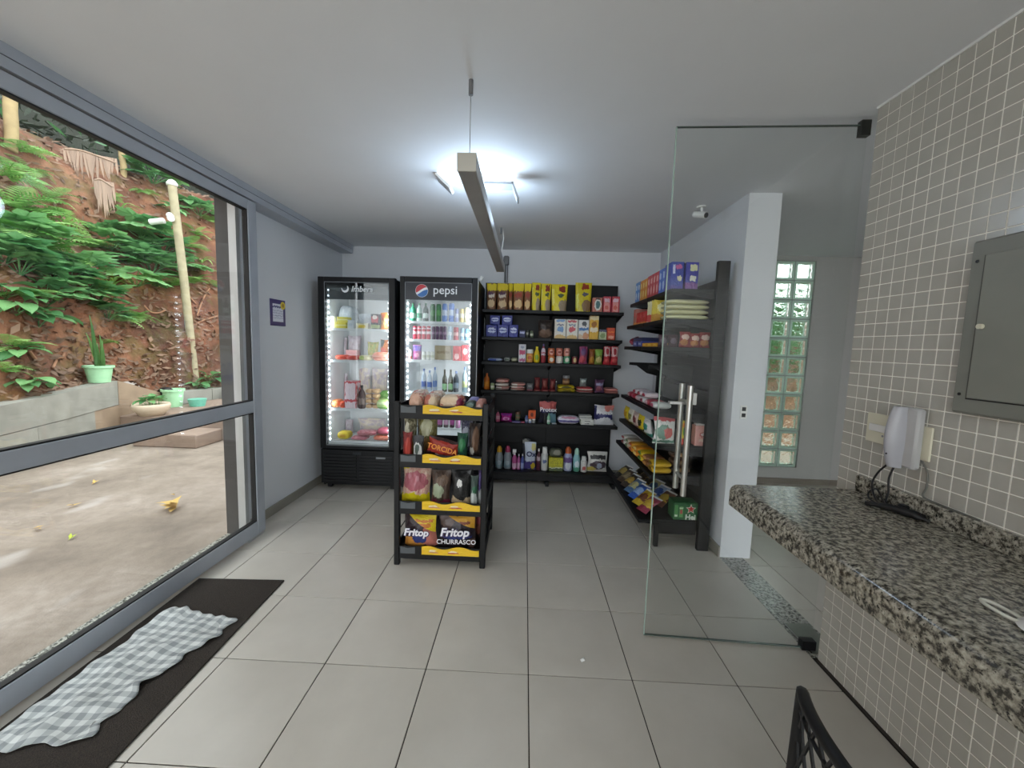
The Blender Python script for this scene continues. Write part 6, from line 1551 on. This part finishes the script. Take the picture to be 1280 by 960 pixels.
dry(118, 225, .62, .22, .6, 'long pale dry frond hanging down the middle of the bank')
# litter, roots
lt = MB(); r4 = random.Random(21)
for k in range(5200):
    i = r4.randrange(6, len(WP)-3); s = r4.uniform(.05, .72)
    d, h = prof_at(s); p = bank_pt(i, d, h)+wall_frame(i)[0]*r4.uniform(-.15, .15)+Vector((.03, -.02, .02))
    a = Vector((r4.gauss(0, 1), r4.gauss(0, 1), r4.gauss(0, .5))).normalized()*r4.uniform(.03, .09); b2 = a.cross(Vector((.6, -.2, .5))).normalized()*r4.uniform(.012, .035)
    lt.add([p-a, p+b2, p+a, p-b2], [(0, 1, 2, 3)])
tag(lt.build('leaf_litter', plain('litter_brown', '#7a6250', .9, var=.4, vscale=3), None, fix=False), 'scattered brown dead leaves lying on the red earth bank', 'leaf litter', None, 'stuff')
M_ROOT = plain('root_brown', '#9a7256', .85)
for i, (pts, l) in enumerate(((((245, 380), (238, 372), (232, 362), (222, 352)), 'bare root right of the post'), (((246, 395), (252, 378), (258, 366), (262, 360)), 'forked bare root near the dark jamb'), (((12, 428), (30, 432), (42, 446), (48, 452)), 'bare root above the block wall at the left'), (((180, 382), (188, 390), (198, 391), (206, 388)), 'bare root left of the post'), (((66, 460), (72, 448), (78, 446), (80, 442)), 'small twig on the bare red patch'), (((236, 410), (250, 402), (262, 398), (272, 395)), 'thin root beside the post foot'))):
    P = []
    for (u, v) in pts:
        p, nr = bank_hit(u, v)
        if p is not None: P.append(p+(CAM-p).normalized()*.03)
    if len(P) > 2: tag(MB().tube(curve_pts(P), .016, 6).build('root', M_ROOT, None, True), l, 'root', 'roots showing in the bank')
# wooden post with cameras
pb, _ = bank_hit(244, 462)
if pb is None: pb = PY(244, 466, 5.6)
ptop = PY(215, 231, pb.y)
ps = thing('wooden_post', 'leaning wooden post with white caps on the bank', 'post', pb)
rel = ptop-pb
MB().tube([(0, 0, -.3), rel*.5, rel], [.062, .066, .066], 10).build('pole', plain('weathered_wood', '#a39a7c', .8, var=.2), ps, 'auto')
MB().lathe([(.08, -.02), (.085, .02), (.05, .07), (.01, .09)], 12, c=rel).build('post_cap', M_WHITE, ps, True)
pc_ = PY(212, 275, pb.y)-pb
oc = thing('outdoor_camera', 'white bullet cameras fixed to the leaning wooden post', 'security camera', pb+pc_)
MB().tube([(.06, -.06, .06), (.17, -.16, -.02)], .055, 10).build('camera_body', M_WHITE, oc, 'auto')
MB().tube([(-.05, -.06, -.03), (-.26, -.10, -.07)], .05, 10).build('camera_body', M_WHITE, oc, 'auto')
MB().tube([(.05, -.05, .05), (.06, -.06, .06)], .025, 8).build('bracket', M_WHITE, oc)
MB().tube([(-.046, -.054, -.03), (-.05, -.06, -.03)], .025, 8).build('bracket', M_WHITE, oc)

# pots
M_MINT = plain('mint_plastic', '#a9dcae', .4)
def pot_prof(r0, r1, h): return [(r0, 0), (r1*.97, h*.88), (r1*1.1, h*.88), (r1*1.1, h), (r1*.96, h), (r1*.9, h*.9)]
sn = PX(124.5, 497, -5.36); zt = None
i_ = min(range(len(WP)), key=lambda k: (WP[k]-Vector((sn.x, sn.y, 0))).length)
base = Vector((WP[i_].x-.06, WP[i_].y, WTOP[i_]+.004))
base = None
for s_ in [L0+k*.01 for k in range(900)]:
    q, hh, t_ = at_len(s_); n_ = Vector((-t_.y, t_.x, 0)); c = q+n_*.10; c.z = hh
    d = c-CAM; dz = d.dot(CF); u = 640+FPX*d.dot(CR)/dz
    if base is None or abs(u-124.5) < base[1]: base = (c, abs(u-124.5))
base = base[0]+Vector((0, 0, .003))
sp_ = thing('snake_plant_pot', 'mint green plastic pot with a tall snake plant on the block wall', 'potted plant', base)
dpt = (base-CAM).dot(CF); pxm = dpt/FPX
ph = 21*pxm; pr = 13.5*pxm
MB().lathe(pot_prof(pr*.75, pr, ph), 20).build('pot', M_MINT, sp_, 'auto')
MB().lathe([(pr*.9, 0), (pr*.9, .01)], 16, c=(0, 0, ph*.9)).build('soil', plain('soil', '#3a2a1e', .95), sp_)
ML_SNAKE = m_leaf('snake_leaf', '#4a7a48', '#7aa860')
for k, (dx, hh, tl) in enumerate(((0, 64, -.10), (-.03, 42, -.22), (.03, 40, .08), (.01, 34, .2), (-.02, 30, -.05))):
    H = hh*pxm
    def fn(u, v, H=H, tl=tl, dx=dx, k=k):
        ww = .034*(1-v**3)*(.7+.3*math.sin(v*3))
        return (dx+(u-.5)*2*ww+tl*H*v, .02*k-.04+.03*math.sin(v*2+k)+abs(u-.5)*.02, ph*.9+H*v)
    MB().grid(fn, 2, 8).build('leaf', ML_SNAKE, sp_, fix=False)
PLZ = .276
b0 = PZ(190, 519, PLZ); pxm = (b0-CAM).dot(CF)/FPX
bo = thing('bowl_planter', 'low beige bowl planter with small green plants on the platform', 'potted plant', (b0.x, b0.y, PLZ))
r_ = 19*pxm
MB().lathe([(r_*.6, 0), (r_*.95, 8*pxm), (r_, 12*pxm), (r_*.96, 15*pxm), (r_*.85, 13*pxm)], 22).build('bowl', plain('beige_clay', '#c9b8a0', .7), bo, True)
for k in range(22):
    o = link('leaf', prng.choice(LEAF['broad']), bo, (r_*.5*math.cos(k*2.4)*(k/22), r_*.5*math.sin(k*2.4)*(k/22), 12*pxm), 0, (prng.uniform(0, .9), 0, k*2.4)); o.scale = (.26,)*3
g0 = PZ(217, 508, .276); g0.z = .2765
pxm = (g0-CAM).dot(CF)/FPX
gb = thing('mint_bucket', 'mint green bucket with a dark bag on its rim behind the bowl planter', 'bucket', g0)
MB().lathe(pot_prof(9*pxm, 11*pxm, 22*pxm), 18).build('bucket', M_MINT, gb, 'auto')
MB().lathe([(.01, 0), (8*pxm, 2*pxm), (9*pxm, 6*pxm), (5*pxm, 10*pxm), (.01, 11*pxm)], 12, c=(-9*pxm, 0, 13*pxm)).build('dark_bag', M_BLACK2, gb, True)
MB().lathe([(8*pxm, 0), (10*pxm, 9*pxm), (9.5*pxm, 9*pxm)], 16).build('bucket', plain('teal_plastic', '#6ab8a0', .4), tag(thing('teal_tub', 'small teal tub right of the mint bucket', 'tub', g0+Vector((23*pxm, .12, 0)))), 'auto')
# leaf clumps lying in the yard
for i, (u, v, s_, l) in enumerate(((216, 637, .11, 'curled golden dry leaf clump on the yard concrete'), (90, 634, .05, 'small dry leaf beside the pale patch in the yard'), (46, 663, .05, 'yellow green fallen leaf in the yard'), (88, 675, .04, 'tiny lime leaf fallen in the yard'), (118, 605, .05, 'small yellow leaf near the yard wall'), (218, 620, .03, 'tiny yellow leaf behind the golden leaf clump'))):
    p = PZ(u, v, -.02); dl = MB(); r5 = random.Random(i)
    for k in range(9 if i == 0 else 2):
        a = r5.uniform(0, 6.3); d = Vector((math.cos(a), math.sin(a), 0)); s2 = Vector((-d.y, d.x, 0)); c = d*s_*.3*r5.random()+Vector((0, 0, .004+.008*k))
        dl.add([c-d*s_*.5, c+s2*s_*.25+Vector((0, 0, .012)), c+d*s_*.9+Vector((0, 0, .02)), c-s2*s_*.25+Vector((0, 0, .012))], [(0, 1, 2, 3)])
    tag(dl.build('fallen_leaf', plain('dry_gold', '#c8a860', .8) if i != 3 else plain('lime_leaf', '#b8c84a', .8), None, False, p+Vector((0, 0, .002)), fix=False), l, 'leaf', 'fallen leaves in the yard')
